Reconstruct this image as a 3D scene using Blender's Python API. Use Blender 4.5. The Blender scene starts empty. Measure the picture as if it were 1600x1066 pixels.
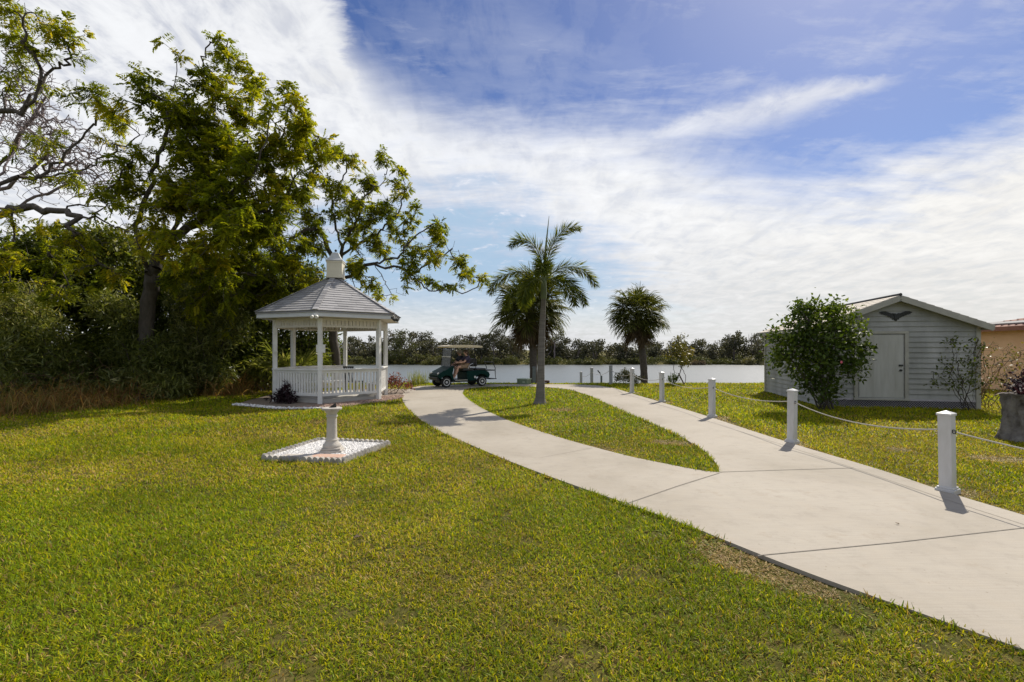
import bpy, bmesh, math, random
import numpy as np
from mathutils import Vector, Matrix
from mathutils.geometry import tessellate_polygon

R = math.radians
PI = math.pi
rs = np.random.RandomState(7)
random.seed(7)
scene = bpy.context.scene
col = scene.collection
GRASS = True
CAM_H, F, HY = 1.62, 750.0, 547.0          # camera height, focal length and horizon of the photograph (px of a 1600 wide frame)


def W(px, py, Y):
    """world point that stands Y metres in front of the camera in the direction of that pixel"""
    return Vector(((px - 800) / F * Y, Y, CAM_H + (HY - py) / F * Y))


def G(px, py, z=0.0):
    Y = (CAM_H - z) * F / (py - HY)
    return ((px - 800) / F * Y, Y)


def ground_z(x, y):
    """height of the soil under the lawn: level, then a slope down to the lake bed, then the far bank"""
    y = np.asarray(y, float)
    z = np.full_like(y, -0.032)
    z = np.where(y > 23.4, -0.032 - 0.09 * (y - 23.4), z)
    z = np.maximum(z, -2.0)
    z = np.where(y > 92.0, -2.0 + np.clip((y - 92.0) / 5.0, 0, 1) * 1.6, z)
    return z


# ------------------------------------------------------------------ materials
def new_mat(name):
    m = bpy.data.materials.new(name)
    m.use_nodes = True
    nt = m.node_tree
    for n in list(nt.nodes):
        nt.nodes.remove(n)
    out = nt.nodes.new('ShaderNodeOutputMaterial')
    return m, nt, out


def nd(nt, typ, **kw):
    n = nt.nodes.new(typ)
    for k, v in kw.items():
        if k.startswith('i_'):
            key = k[2:]
            key = int(key) if key.isdigit() else key.replace('_', ' ')
            n.inputs[key].default_value = v
        else:
            setattr(n, k, v)
    return n


def lk(nt, a, b):
    nt.links.new(a, b)


def ramp(nt, stops, fac=None):
    n = nt.nodes.new('ShaderNodeValToRGB')
    el = n.color_ramp.elements
    el[0].position, el[0].color = stops[0][0], (*stops[0][1], 1)
    el[1].position, el[1].color = stops[-1][0], (*stops[-1][1], 1)
    for p, c in stops[1:-1]:
        e = el.new(p)
        e.color = (*c, 1)
    if fac is not None:
        lk(nt, fac, n.inputs[0])
    return n.outputs[0]


def solid(name, c1, c2=None, rough=.6, scale=6.0, bump=0.0, bscale=None, metal=0.0, spec=.4, detail=6, stretch=None, coat=0.0):
    """principled material whose colour wanders between two real colours by noise, with a fine bump"""
    m, nt, out = new_mat(name)
    p = nd(nt, 'ShaderNodeBsdfPrincipled')
    p.inputs['Roughness'].default_value = rough
    p.inputs['Metallic'].default_value = metal
    p.inputs['Specular IOR Level'].default_value = spec
    p.inputs['Coat Weight'].default_value = coat
    lk(nt, p.outputs[0], out.inputs[0])
    tc = nd(nt, 'ShaderNodeTexCoord')
    vec = tc.outputs['Object']
    if stretch:
        mp = nd(nt, 'ShaderNodeMapping')
        mp.inputs['Scale'].default_value = stretch
        lk(nt, vec, mp.inputs[0])
        vec = mp.outputs[0]
    n = nd(nt, 'ShaderNodeTexNoise')
    n.inputs['Scale'].default_value = scale
    n.inputs['Detail'].default_value = detail
    n.inputs['Roughness'].default_value = .65
    lk(nt, vec, n.inputs['Vector'])
    c2 = c2 or tuple(v * .85 for v in c1)
    lk(nt, ramp(nt, [(.32, c1), (.68, c2)], n.outputs['Fac']), p.inputs['Base Color'])
    if bump:
        b = nd(nt, 'ShaderNodeTexNoise')
        b.inputs['Scale'].default_value = bscale or scale * 8
        b.inputs['Detail'].default_value = 4
        lk(nt, vec, b.inputs['Vector'])
        bp = nd(nt, 'ShaderNodeBump')
        bp.inputs['Strength'].default_value = bump
        bp.inputs['Distance'].default_value = .02
        lk(nt, b.outputs['Fac'], bp.inputs['Height'])
        lk(nt, bp.outputs[0], p.inputs['Normal'])
    return m


def leaf_mat(name, stops, trans=.35, rough=.45, spec=.35, tcol=(1.25, 1.2, .55)):
    """leaf: colour from a random value per leaf, part of the light passes through the blade"""
    m, nt, out = new_mat(name)
    at = nd(nt, 'ShaderNodeAttribute', attribute_name='rnd')
    c = ramp(nt, stops, at.outputs['Fac'])
    p = nd(nt, 'ShaderNodeBsdfPrincipled')
    p.inputs['Roughness'].default_value = rough
    p.inputs['Specular IOR Level'].default_value = spec
    lk(nt, c, p.inputs['Base Color'])
    t = nd(nt, 'ShaderNodeBsdfTranslucent')
    mul = nd(nt, 'ShaderNodeMix', data_type='RGBA', blend_type='MULTIPLY')
    mul.inputs[0].default_value = 1
    lk(nt, c, mul.inputs[6])
    mul.inputs[7].default_value = (*tcol, 1)
    lk(nt, mul.outputs[2], t.inputs[0])
    mx = nd(nt, 'ShaderNodeMixShader')
    mx.inputs[0].default_value = trans
    lk(nt, p.outputs[0], mx.inputs[1])
    lk(nt, t.outputs[0], mx.inputs[2])
    lk(nt, mx.outputs[0], out.inputs[0])
    return m


M = {}
M['white'] = solid('white_paint', (.80, .80, .78), (.62, .615, .58), .5, 2.2, .05, detail=9)
M['post_white'] = solid('white_vinyl', (.64, .64, .65), (.48, .475, .455), .42, 4, .03, stretch=(1, 1, .3))
M['fascia'] = solid('fascia_paint', (.62, .64, .66), (.55, .57, .58), .55, 4, .05)
M['post_shaded'] = solid('shaded_vinyl', (.36, .38, .39), (.28, .29, .29), .6, 5, .03, stretch=(1, 1, .3))  # darker copy of the post vinyl: back-lit shade of far posts put into colour
M['cream'] = solid('cream_paint', (.72, .68, .55), (.66, .62, .5), .5, 6, .05)
M['frieze'] = solid('frieze_paint', (.68, .64, .56), (.58, .54, .46), .6, 5, .05)
M['concrete_pad'] = solid('pad_concrete', (.5, .48, .44), (.42, .40, .36), .85, 4, .2)
M['cement'] = solid('cast_cement', (.50, .47, .42), (.40, .37, .33), .85, 7, .3, 60)
M['scallop'] = solid('edging_cement', (.46, .44, .40), (.27, .25, .22), .9, 7, .5, 50)
M['bark'] = solid('bark', (.11, .095, .08), (.055, .047, .04), .9, 9, .8, 40, stretch=(1, 1, .35))
M['twig_grey'] = solid('grey_twig', (.24, .20, .20), (.16, .13, .13), .85, 6, .3)
M['palm_trunk'] = solid('palm_trunk', (.20, .185, .165), (.11, .10, .088), .85, 5, .6, 24, stretch=(.4, .4, 3))
M['sabal_trunk'] = solid('sabal_trunk', (.12, .105, .09), (.06, .05, .045), .9, 8, .9, 30, stretch=(1, 1, 2))
M['crownshaft'] = solid('crownshaft', (.15, .19, .09), (.10, .13, .06), .5, 4)
M['stem_green'] = solid('green_stem', (.16, .19, .06), (.12, .14, .05), .55, 8)
M['dark_stem'] = solid('dark_stem', (.09, .075, .06), (.05, .042, .035), .85, 10, .3)
M['red_twig'] = solid('dry_twig', (.20, .12, .07), (.12, .08, .05), .8, 10)
M['black'] = solid('black_plastic', (.022, .022, .024), (.03, .03, .03), .5, 10)
M['rubber'] = solid('tyre_rubber', (.014, .014, .015), (.022, .021, .02), .8, 20, .3)
M['rim'] = solid('wheel_rim', (.72, .72, .70), (.6, .6, .58), .4, 8)
M['green_body'] = solid('green_cart_body', (.004, .034, .028), (.003, .026, .022), .6, 3, spec=.12)
M['cart_roof'] = solid('cart_roof', (.72, .62, .42), (.66, .56, .38), .4, 4)
M['seat'] = solid('dark_vinyl', (.03, .032, .03), (.045, .045, .042), .5, 12, .1)
M['alu'] = solid('aluminium', (.6, .6, .6), (.5, .5, .5), .35, 9, metal=.8)
M['lamp_lens'] = solid('lamp_lens', (.75, .75, .72), (.65, .65, .62), .15, 9)
M['skin'] = solid('skin', (.66, .40, .29), (.56, .33, .23), .5, 12)
M['navy'] = solid('navy_cloth', (.012, .016, .035), (.02, .024, .045), .85, 14, .2)
M['plum'] = solid('plum_cloth', (.075, .06, .10), (.05, .045, .075), .85, 14, .2)
M['tan'] = solid('tan_cloth', (.35, .24, .15), (.28, .19, .12), .85, 14, .2)
M['hair_grey'] = solid('grey_hair', (.40, .36, .33), (.28, .25, .23), .7, 30)
M['hair_brown'] = solid('brown_hair', (.10, .065, .04), (.06, .04, .025), .6, 30)
M['shoe'] = solid('shoe', (.5, .5, .5), (.4, .4, .4), .6, 20)
M['eye'] = solid('eye_dark', (.03, .02, .02), (.03, .02, .02), .2)
M['shed_wall'] = solid('weathered_siding', (.47, .47, .45), (.27, .275, .25), .75, 1.3, .08, 30, stretch=(1, 1, .28), detail=10)
M['shed_trim'] = solid('shed_trim', (.42, .41, .35), (.32, .31, .27), .7, 3, .05)
M['shed_door'] = solid('shed_door', (.50, .50, .46), (.40, .395, .35), .7, 3, .06, 20, stretch=(2, 2, .3))
M['shed_roof'] = solid('shed_roof', (.60, .545, .46), (.46, .415, .35), .8, 2.5, .2, 50)
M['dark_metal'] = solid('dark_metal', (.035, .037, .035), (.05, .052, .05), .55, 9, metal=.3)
M['lattice'] = solid('lattice_wood', (.50, .47, .50), (.4, .38, .4), .75, 8)
M['stucco'] = solid('orange_stucco', (.88, .56, .33), (.80, .49, .27), .9, 2.2, .35, 70)
M['house_trim'] = solid('brown_trim', (.30, .13, .08), (.24, .10, .065), .7, 4)
M['panel'] = solid('pale_panel', (.22, .22, .22), (.18, .18, .18), .8, 3)
M['util_green'] = solid('utility_green', (.17, .23, .15), (.14, .19, .125), .6, 4)
M['util_top'] = solid('utility_pale', (.36, .44, .33), (.30, .37, .28), .6, 4)
M['grey_pile'] = solid('grey_piling', (.17, .20, .20), (.12, .14, .145), .7, 5, .2)
M['old_wood'] = solid('old_wood', (.12, .07, .045), (.07, .04, .03), .85, 8, .4, stretch=(1, 6, 6))
M['rope'] = solid('rope', (.55, .52, .46), (.42, .40, .35), .9, 120, .5, 300)
M['rope_far'] = M['rope']
M['pebble'] = solid('white_pebble', (.88, .87, .85), (.72, .705, .68), .6, 9, .1)
M['pebble_red'] = solid('reddish_pebble', (.44, .30, .23), (.28, .20, .16), .8, 9, .1)
M['bed_soil'] = solid('bed_soil', (.30, .24, .19), (.17, .135, .105), .95, 14, .8, 60)
M['stump'] = solid('grey_stump', (.24, .225, .21), (.045, .036, .03), .95, 4, 1.0, 16, detail=10)
M['flag_red'] = solid('paver_terracotta', (.55, .37, .28), (.45, .30, .23), .9, 9, .2)
M['pink'] = solid('pink_petal', (.72, .16, .22), (.62, .10, .16), .5, 20)
M['solar'] = solid('solar_head', (.05, .05, .055), (.08, .08, .08), .4, 8)


def glass_mat():
    m, nt, out = new_mat('smoked_windshield')
    p = nd(nt, 'ShaderNodeBsdfPrincipled')
    p.inputs['Base Color'].default_value = (.10, .11, .12, 1)
    p.inputs['Roughness'].default_value = .12
    t = nd(nt, 'ShaderNodeBsdfTransparent')
    t.inputs[0].default_value = (.62, .66, .68, 1)
    mx = nd(nt, 'ShaderNodeMixShader')
    mx.inputs[0].default_value = .35
    lk(nt, t.outputs[0], mx.inputs[1])
    lk(nt, p.outputs[0], mx.inputs[2])
    lk(nt, mx.outputs[0], out.inputs[0])
    return m


M['glass'] = glass_mat()


def concrete_mat():
    m, nt, out = new_mat('brushed_concrete')
    p = nd(nt, 'ShaderNodeBsdfPrincipled')
    p.inputs['Roughness'].default_value = .8
    p.inputs['Specular IOR Level'].default_value = .3
    lk(nt, p.outputs[0], out.inputs[0])
    tc = nd(nt, 'ShaderNodeTexCoord')
    big = nd(nt, 'ShaderNodeTexNoise', i_Scale=.55, i_Detail=8, i_Roughness=.6, i_Distortion=.4)
    mid = nd(nt, 'ShaderNodeTexNoise', i_Scale=5.0, i_Detail=8, i_Roughness=.7)
    fin = nd(nt, 'ShaderNodeTexNoise', i_Scale=140.0, i_Detail=3)
    for n in (big, mid, fin):
        lk(nt, tc.outputs['Object'], n.inputs['Vector'])
    c1 = ramp(nt, [(.3, (.30, .268, .215)), (.5, (.36, .324, .268)), (.72, (.395, .36, .302))], big.outputs['Fac'])
    c2 = ramp(nt, [(.25, (.72, .71, .69)), (.48, (1, 1, 1)), (.75, (1.06, 1.03, .98))], mid.outputs['Fac'])
    c3 = ramp(nt, [(.25, (.86, .86, .86)), (.5, (1, 1, 1))], fin.outputs['Fac'])
    a = nd(nt, 'ShaderNodeMix', data_type='RGBA', blend_type='MULTIPLY')
    a.inputs[0].default_value = .55
    lk(nt, c1, a.inputs[6]); lk(nt, c2, a.inputs[7])
    b = nd(nt, 'ShaderNodeMix', data_type='RGBA', blend_type='MULTIPLY')
    b.inputs[0].default_value = .8
    lk(nt, a.outputs[2], b.inputs[6]); lk(nt, c3, b.inputs[7])
    # sparse dark specks and worn stains
    vo = nd(nt, 'ShaderNodeTexNoise', i_Scale=2.3, i_Detail=10, i_Roughness=.75)
    lk(nt, tc.outputs['Object'], vo.inputs['Vector'])
    st = ramp(nt, [(.56, (1, 1, 1)), (.72, (.84, .80, .75))], vo.outputs['Fac'])
    d = nd(nt, 'ShaderNodeMix', data_type='RGBA', blend_type='MULTIPLY')
    d.inputs[0].default_value = 1
    lk(nt, b.outputs[2], d.inputs[6]); lk(nt, st, d.inputs[7])
    sp = nd(nt, 'ShaderNodeTexVoronoi', i_Scale=9.0)
    lk(nt, tc.outputs['Object'], sp.inputs['Vector'])
    sc_ = ramp(nt, [(.035, (.62, .58, .52)), (.07, (1, 1, 1))], sp.outputs['Distance'])
    mpb = nd(nt, 'ShaderNodeMapping'); mpb.inputs['Scale'].default_value = (3, 60, 1); mpb.inputs['Rotation'].default_value = (0, 0, R(-8))
    lk(nt, tc.outputs['Object'], mpb.inputs[0])
    br = nd(nt, 'ShaderNodeTexNoise', i_Scale=1.0, i_Detail=3)
    lk(nt, mpb.outputs[0], br.inputs['Vector'])
    bc = ramp(nt, [(.3, (.93, .925, .92)), (.6, (1.02, 1.02, 1.02))], br.outputs['Fac'])
    for extra in (sc_, bc):
        e_ = nd(nt, 'ShaderNodeMix', data_type='RGBA', blend_type='MULTIPLY')
        e_.inputs[0].default_value = .85
        lk(nt, d.outputs[2], e_.inputs[6]); lk(nt, extra, e_.inputs[7])
        d = e_
    lk(nt, d.outputs[2], p.inputs['Base Color'])
    bp = nd(nt, 'ShaderNodeBump', i_Strength=.25, i_Distance=.004)
    lk(nt, fin.outputs['Fac'], bp.inputs['Height'])
    lk(nt, bp.outputs[0], p.inputs['Normal'])
    return m


M['concrete'] = concrete_mat()


def soil_mat():
    m, nt, out = new_mat('lawn_thatch')
    p = nd(nt, 'ShaderNodeBsdfPrincipled')
    p.inputs['Roughness'].default_value = .95
    p.inputs['Specular IOR Level'].default_value = .1
    lk(nt, p.outputs[0], out.inputs[0])
    tc = nd(nt, 'ShaderNodeTexCoord')
    n1 = nd(nt, 'ShaderNodeTexNoise', i_Scale=1.1, i_Detail=8, i_Roughness=.65)
    n2 = nd(nt, 'ShaderNodeTexNoise', i_Scale=26.0, i_Detail=6, i_Roughness=.7)
    for n in (n1, n2):
        lk(nt, tc.outputs['Object'], n.inputs['Vector'])
    c1 = ramp(nt, [(.3, (.075, .078, .018)), (.52, (.11, .10, .024)), (.72, (.17, .13, .05))], n1.outputs['Fac'])
    c2 = ramp(nt, [(.3, (.35, .35, .35)), (.6, (1.1, 1.1, 1.1))], n2.outputs['Fac'])
    a = nd(nt, 'ShaderNodeMix', data_type='RGBA', blend_type='MULTIPLY')
    a.inputs[0].default_value = .8
    lk(nt, c1, a.inputs[6]); lk(nt, c2, a.inputs[7])
    lk(nt, a.outputs[2], p.inputs['Base Color'])
    bp = nd(nt, 'ShaderNodeBump', i_Strength=.8, i_Distance=.03)
    lk(nt, n2.outputs['Fac'], bp.inputs['Height'])
    lk(nt, bp.outputs[0], p.inputs['Normal'])
    return m


M['soil'] = soil_mat()


def water_mat():
    m, nt, out = new_mat('lake_water')
    p = nd(nt, 'ShaderNodeBsdfPrincipled')
    p.inputs['Base Color'].default_value = (.10, .115, .115, 1)
    p.inputs['Roughness'].default_value = .36
    p.inputs['IOR'].default_value = 1.33
    p.inputs['Specular IOR Level'].default_value = .9
    lk(nt, p.outputs[0], out.inputs[0])
    tc = nd(nt, 'ShaderNodeTexCoord')
    mp = nd(nt, 'ShaderNodeMapping')
    mp.inputs['Scale'].default_value = (.5, 1.2, 1)
    lk(nt, tc.outputs['Object'], mp.inputs[0])
    n1 = nd(nt, 'ShaderNodeTexNoise', i_Scale=1.6, i_Detail=4, i_Roughness=.6)
    lk(nt, mp.outputs[0], n1.inputs['Vector'])
    bp = nd(nt, 'ShaderNodeBump', i_Strength=.28, i_Distance=.3)
    lk(nt, n1.outputs['Fac'], bp.inputs['Height'])
    lk(nt, bp.outputs[0], p.inputs['Normal'])
    return m


M['water'] = water_mat()


def shingle_mat():
    m, nt, out = new_mat('grey_shingles')
    p = nd(nt, 'ShaderNodeBsdfPrincipled')
    p.inputs['Roughness'].default_value = .9
    p.inputs['Specular IOR Level'].default_value = .2
    lk(nt, p.outputs[0], out.inputs[0])
    at = nd(nt, 'ShaderNodeAttribute', attribute_name='rnd')
    c = ramp(nt, [(0, (.27, .268, .275)), (.5, (.36, .357, .365)), (1, (.45, .445, .455))], at.outputs['Fac'])
    tc = nd(nt, 'ShaderNodeTexCoord')
    n = nd(nt, 'ShaderNodeTexNoise', i_Scale=90.0, i_Detail=3)
    lk(nt, tc.outputs['Object'], n.inputs['Vector'])
    c2 = ramp(nt, [(.3, (.75, .75, .75)), (.7, (1.1, 1.1, 1.1))], n.outputs['Fac'])
    a = nd(nt, 'ShaderNodeMix', data_type='RGBA', blend_type='MULTIPLY')
    a.inputs[0].default_value = 1
    lk(nt, c, a.inputs[6]); lk(nt, c2, a.inputs[7])
    lk(nt, a.outputs[2], p.inputs['Base Color'])
    return m


M['shingle'] = shingle_mat()


def tile_mat():
    m, nt, out = new_mat('clay_tiles')
    p = nd(nt, 'ShaderNodeBsdfPrincipled')
    p.inputs['Roughness'].default_value = .8
    lk(nt, p.outputs[0], out.inputs[0])
    at = nd(nt, 'ShaderNodeAttribute', attribute_name='rnd')
    lk(nt, ramp(nt, [(0, (.20, .09, .065)), (.5, (.32, .15, .105)), (1, (.42, .23, .17))], at.outputs['Fac']), p.inputs['Base Color'])
    return m


M['tile'] = tile_mat()

GRN = lambda *c: c
M['feather'] = leaf_mat('feathery_leaf', [(0, (.085, .12, .008)), (.45, (.20, .24, .012)), (.8, (.38, .38, .018)), (1, (.52, .43, .025))], .56, .55, .2)
M['ever'] = leaf_mat('evergreen_leaf', [(0, (.045, .066, .010)), (.55, (.115, .15, .022)), (.9, (.22, .24, .035)), (1, (.32, .30, .07))], .48, .42, .4)
M['lance'] = leaf_mat('lance_leaf', [(0, (.055, .08, .015)), (.55, (.155, .185, .042)), (.9, (.29, .31, .10)), (1, (.42, .40, .19))], .46, .4, .45)
M['camellia'] = leaf_mat('glossy_leaf', [(0, (.04, .07, .010)), (.6, (.085, .13, .016)), (1, (.17, .22, .025))], .38, .55, .25)
M['dry'] = leaf_mat('dry_grass', [(0, (.12, .065, .028)), (.35, (.30, .155, .055)), (.65, (.42, .27, .11)), (.85, (.20, .19, .05)), (1, (.13, .15, .04))], .45, .7, .15)
M['dead_fan'] = leaf_mat('dead_fan_leaf', [(0, (.07, .05, .03)), (.6, (.13, .095, .055)), (1, (.20, .15, .09))], .2, .7, .15, (1.1, 1, .8))
M['fan'] = leaf_mat('fan_leaf', [(0, (.045, .058, .012)), (.6, (.10, .115, .022)), (1, (.20, .19, .045))], .36, .55, .25)
M['palm'] = leaf_mat('palm_leaflet', [(0, (.05, .075, .010)), (.5, (.11, .145, .016)), (.9, (.22, .23, .025)), (1, (.36, .29, .04))], .45, .55, .25)
M['maroon'] = leaf_mat('maroon_leaf', [(0, (.018, .010, .014)), (.6, (.045, .022, .028)), (1, (.10, .05, .05))], .2, .6, .2, (1.2, .8, .8))
M['red_leaf'] = leaf_mat('red_leaf', [(0, (.13, .035, .025)), (.6, (.24, .075, .05)), (.85, (.16, .12, .05)), (1, (.11, .13, .03))], .35, .5, .3, (1.2, 1, .8))
M['young'] = leaf_mat('young_leaf', [(0, (.075, .085, .012)), (.6, (.15, .14, .018)), (1, (.25, .19, .03))], .4)
M['farleaf'] = leaf_mat('far_wood_leaf', [(0, (.040, .043, .026)), (.4, (.070, .073, .042)), (.75, (.115, .113, .066)), (1, (.17, .15, .11))], .22, .6, .3)
M['farolive'] = leaf_mat('bank_scrub_leaf', [(0, (.055, .066, .020)), (.5, (.10, .11, .030)), (1, (.17, .16, .055))], .25, .6, .3)
M['fartan'] = leaf_mat('tan_scrub_leaf', [(0, (.10, .08, .05)), (.6, (.17, .13, .085)), (1, (.22, .18, .11))], .25, .6, .3)
M['farpale'] = leaf_mat('pale_scrub_leaf', [(0, (.09, .09, .04)), (.6, (.17, .16, .075)), (1, (.24, .22, .12))], .25, .6, .3)


def grass_mat():
    m, nt, out = new_mat('grass_blades')
    at = nd(nt, 'ShaderNodeAttribute', attribute_name='tint')
    p = nd(nt, 'ShaderNodeBsdfPrincipled')
    p.inputs['Roughness'].default_value = .5
    p.inputs['Specular IOR Level'].default_value = .15
    lk(nt, at.outputs['Color'], p.inputs['Base Color'])
    t = nd(nt, 'ShaderNodeBsdfTranslucent')
    mul = nd(nt, 'ShaderNodeMix', data_type='RGBA', blend_type='MULTIPLY')
    mul.inputs[0].default_value = 1
    lk(nt, at.outputs['Color'], mul.inputs[6])
    mul.inputs[7].default_value = (1.25, 1.2, .4, 1)
    lk(nt, mul.outputs[2], t.inputs[0])
    mx = nd(nt, 'ShaderNodeMixShader')
    mx.inputs[0].default_value = .48
    lk(nt, p.outputs[0], mx.inputs[1]); lk(nt, t.outputs[0], mx.inputs[2])
    lk(nt, mx.outputs[0], out.inputs[0])
    return m


M['grass'] = grass_mat()


# ------------------------------------------------------------------ object helpers
def tag(o, label=None, cat=None, group=None, kind=None):
    if label: o['label'] = label
    if cat: o['category'] = cat
    if group: o['group'] = group
    if kind: o['kind'] = kind
    return o


def empty(name, loc=(0, 0, 0), rz=0.0):
    o = bpy.data.objects.new(name, None)
    o.empty_display_size = .2
    o.location = loc
    o.rotation_euler = (0, 0, rz)
    col.objects.link(o)
    return o


def link_mesh(name, me, mat, parent=None):
    o = bpy.data.objects.new(name, me)
    if mat is not None and not me.materials:
        me.materials.append(mat)
    col.objects.link(o)
    if parent is not None:
        o.parent = parent
    return o


def np_mesh(name, verts, faces, rnd=None, color=None, smooth=False):
    """fast mesh from an (N,3) vertex array and an (M,k) face array (all faces with k corners)"""
    verts = np.ascontiguousarray(verts, dtype=np.float32)
    faces = np.ascontiguousarray(faces, dtype=np.int32)
    me = bpy.data.meshes.new(name)
    nf, k = faces.shape
    me.vertices.add(len(verts))
    me.vertices.foreach_set('co', verts.ravel())
    me.loops.add(nf * k)
    me.loops.foreach_set('vertex_index', faces.ravel())
    me.polygons.add(nf)
    me.polygons.foreach_set('loop_start', np.arange(0, nf * k, k, dtype=np.int32))
    if smooth:
        me.polygons.foreach_set('use_smooth', np.ones(nf, dtype=bool))
    me.update(calc_edges=True)
    if rnd is not None:
        a = me.attributes.new('rnd', 'FLOAT', 'FACE')
        a.data.foreach_set('value', np.ascontiguousarray(rnd, dtype=np.float32))
    if color is not None:
        a = me.attributes.new('tint', 'FLOAT_COLOR', 'FACE')
        c4 = np.ones((nf, 4), np.float32); c4[:, :3] = color
        a.data.foreach_set('color', c4.ravel())
    return me


class MB:
    """collects shapes; build() links them as one mesh object"""
    def __init__(s):
        s.v, s.f, s.r = [], [], []

    def add(s, vs, fs, r=None):
        n = len(s.v)
        s.v += [tuple(v) for v in vs]
        s.f += [tuple(i + n for i in f) for f in fs]
        s.r += [random.random() if r is None else r] * len(fs)
        return s

    def box(s, c, d, rz=0.0, mat=None, taper=1.0):
        x, y, z = d[0] / 2, d[1] / 2, d[2] / 2
        vs = [(-x, -y, -z), (x, -y, -z), (x, y, -z), (-x, y, -z), (-x * taper, -y * taper, z), (x * taper, -y * taper, z), (x * taper, y * taper, z), (-x * taper, y * taper, z)]
        m = mat if mat is not None else Matrix.Rotation(rz, 3, 'Z')
        vs = [Vector(c) + m @ Vector(v) for v in vs]
        return s.add(vs, [(3, 2, 1, 0), (4, 5, 6, 7), (0, 1, 5, 4), (1, 2, 6, 5), (2, 3, 7, 6), (3, 0, 4, 7)])

    def bar(s, a, b, w, h=None, up=(0, 0, 1)):
        """a rectangular bar from a to b, w wide, h tall"""
        h = h or w
        a, b = Vector(a), Vector(b)
        d = (b - a).normalized()
        upv = Vector(up)
        if abs(d.dot(upv)) > .98:
            upv = Vector((1, 0, 0))
        sd = d.cross(upv).normalized()
        u = sd.cross(d).normalized()
        vs = []
        for p in (a, b):
            for i, j in ((-1, -1), (1, -1), (1, 1), (-1, 1)):
                vs.append(p + sd * (i * w / 2) + u * (j * h / 2))
        return s.add(vs, [(3, 2, 1, 0), (4, 5, 6, 7), (0, 1, 5, 4), (1, 2, 6, 5), (2, 3, 7, 6), (3, 0, 4, 7)])

    def tube(s, pts, rad, n=8, cap=True):
        pts = [Vector(p) for p in pts]
        k = len(pts)
        rad = rad if isinstance(rad, (list, tuple, np.ndarray)) else [rad] * k
        base = len(s.v)
        vs, fs = [], []
        ref = None
        for i, p in enumerate(pts):
            d = (pts[min(i + 1, k - 1)] - pts[max(i - 1, 0)]).normalized()
            if ref is None:
                ref = d.orthogonal().normalized()
            ref = (ref - d * ref.dot(d)).normalized()
            bn = d.cross(ref)
            for j in range(n):
                a = 2 * PI * j / n
                vs.append(p + (ref * math.cos(a) + bn * math.sin(a)) * rad[i])
        for i in range(k - 1):
            for j in range(n):
                j2 = (j + 1) % n
                fs.append((i * n + j, i * n + j2, (i + 1) * n + j2, (i + 1) * n + j))
        if cap:
            fs.append(tuple(range(n - 1, -1, -1)))
            fs.append(tuple((k - 1) * n + j for j in range(n)))
        return s.add(vs, fs)

    def lathe(s, prof, n=24, c=(0, 0, 0), axis='Z'):
        vs, fs = [], []
        for r_, z in prof:
            for j in range(n):
                a = 2 * PI * j / n
                v = (r_ * math.cos(a), r_ * math.sin(a), z)
                if axis == 'Y': v = (v[0], v[2], v[1])
                vs.append((v[0] + c[0], v[1] + c[1], v[2] + c[2]))
        k = len(prof)
        for i in range(k - 1):
            for j in range(n):
                j2 = (j + 1) % n
                q = (i * n + j, i * n + j2, (i + 1) * n + j2, (i + 1) * n + j)
                fs.append(q if axis == 'Z' else q[::-1])
        fs.append(tuple(range(n - 1, -1, -1)) if axis == 'Z' else tuple(range(n)))
        t = tuple((k - 1) * n + j for j in range(n))
        fs.append(t if axis == 'Z' else t[::-1])
        return s.add(vs, fs)

    def prism(s, poly, a0, a1, plane='XZ'):
        """extrude a 2-D outline: plane XZ along Y from a0 to a1, XY along Z, YZ along X"""
        def P(p, a):
            return {'XZ': (p[0], a, p[1]), 'XY': (p[0], p[1], a), 'YZ': (a, p[0], p[1])}[plane]
        n = len(poly)
        vs = [P(p, a0) for p in poly] + [P(p, a1) for p in poly]
        tri = tessellate_polygon([[Vector((p[0], p[1], 0)) for p in poly]])
        fs = [tuple(t) for t in tri] + [tuple(i + n for i in reversed(t)) for t in tri]
        for i in range(n):
            j = (i + 1) % n
            fs.append((i, i + n, j + n, j))
        return s.add(vs, fs)

    def ball(s, c, r_, nu=10, nv=6, sc=(1, 1, 1)):
        vs, fs = [], []
        for i in range(1, nv):
            t = PI * i / nv
            for j in range(nu):
                a = 2 * PI * j / nu
                vs.append((c[0] + r_ * sc[0] * math.sin(t) * math.cos(a), c[1] + r_ * sc[1] * math.sin(t) * math.sin(a), c[2] + r_ * sc[2] * math.cos(t)))
        top = len(vs); vs.append((c[0], c[1], c[2] + r_ * sc[2]))
        bot = len(vs); vs.append((c[0], c[1], c[2] - r_ * sc[2]))
        for i in range(nv - 2):
            for j in range(nu):
                j2 = (j + 1) % nu
                fs.append((i * nu + j, (i + 1) * nu + j, (i + 1) * nu + j2, i * nu + j2))
        for j in range(nu):
            fs.append((top, j, (j + 1) % nu))
            fs.append((bot, (nv - 2) * nu + (j + 1) % nu, (nv - 2) * nu + j))
        return s.add(vs, fs)

    def build(s, name, mat, parent=None, smooth=False, bevel=0.0, rnd=False):
        me = bpy.data.meshes.new(name)
        me.from_pydata(s.v, [], s.f)
        bm = bmesh.new(); bm.from_mesh(me)
        bmesh.ops.recalc_face_normals(bm, faces=bm.faces)
        bm.to_mesh(me); bm.free()
        if rnd:
            a = me.attributes.new('rnd', 'FLOAT', 'FACE')
            a.data.foreach_set('value', np.array(s.r, np.float32))
        if smooth:
            me.polygons.foreach_set('use_smooth', np.ones(len(me.polygons), dtype=bool))
        me.update()
        o = link_mesh(name, me, mat, parent)
        if bevel:
            b = o.modifiers.new('bevel', 'BEVEL')
            b.width = bevel; b.segments = 2; b.limit_method = 'ANGLE'; b.angle_limit = R(35)
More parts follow.
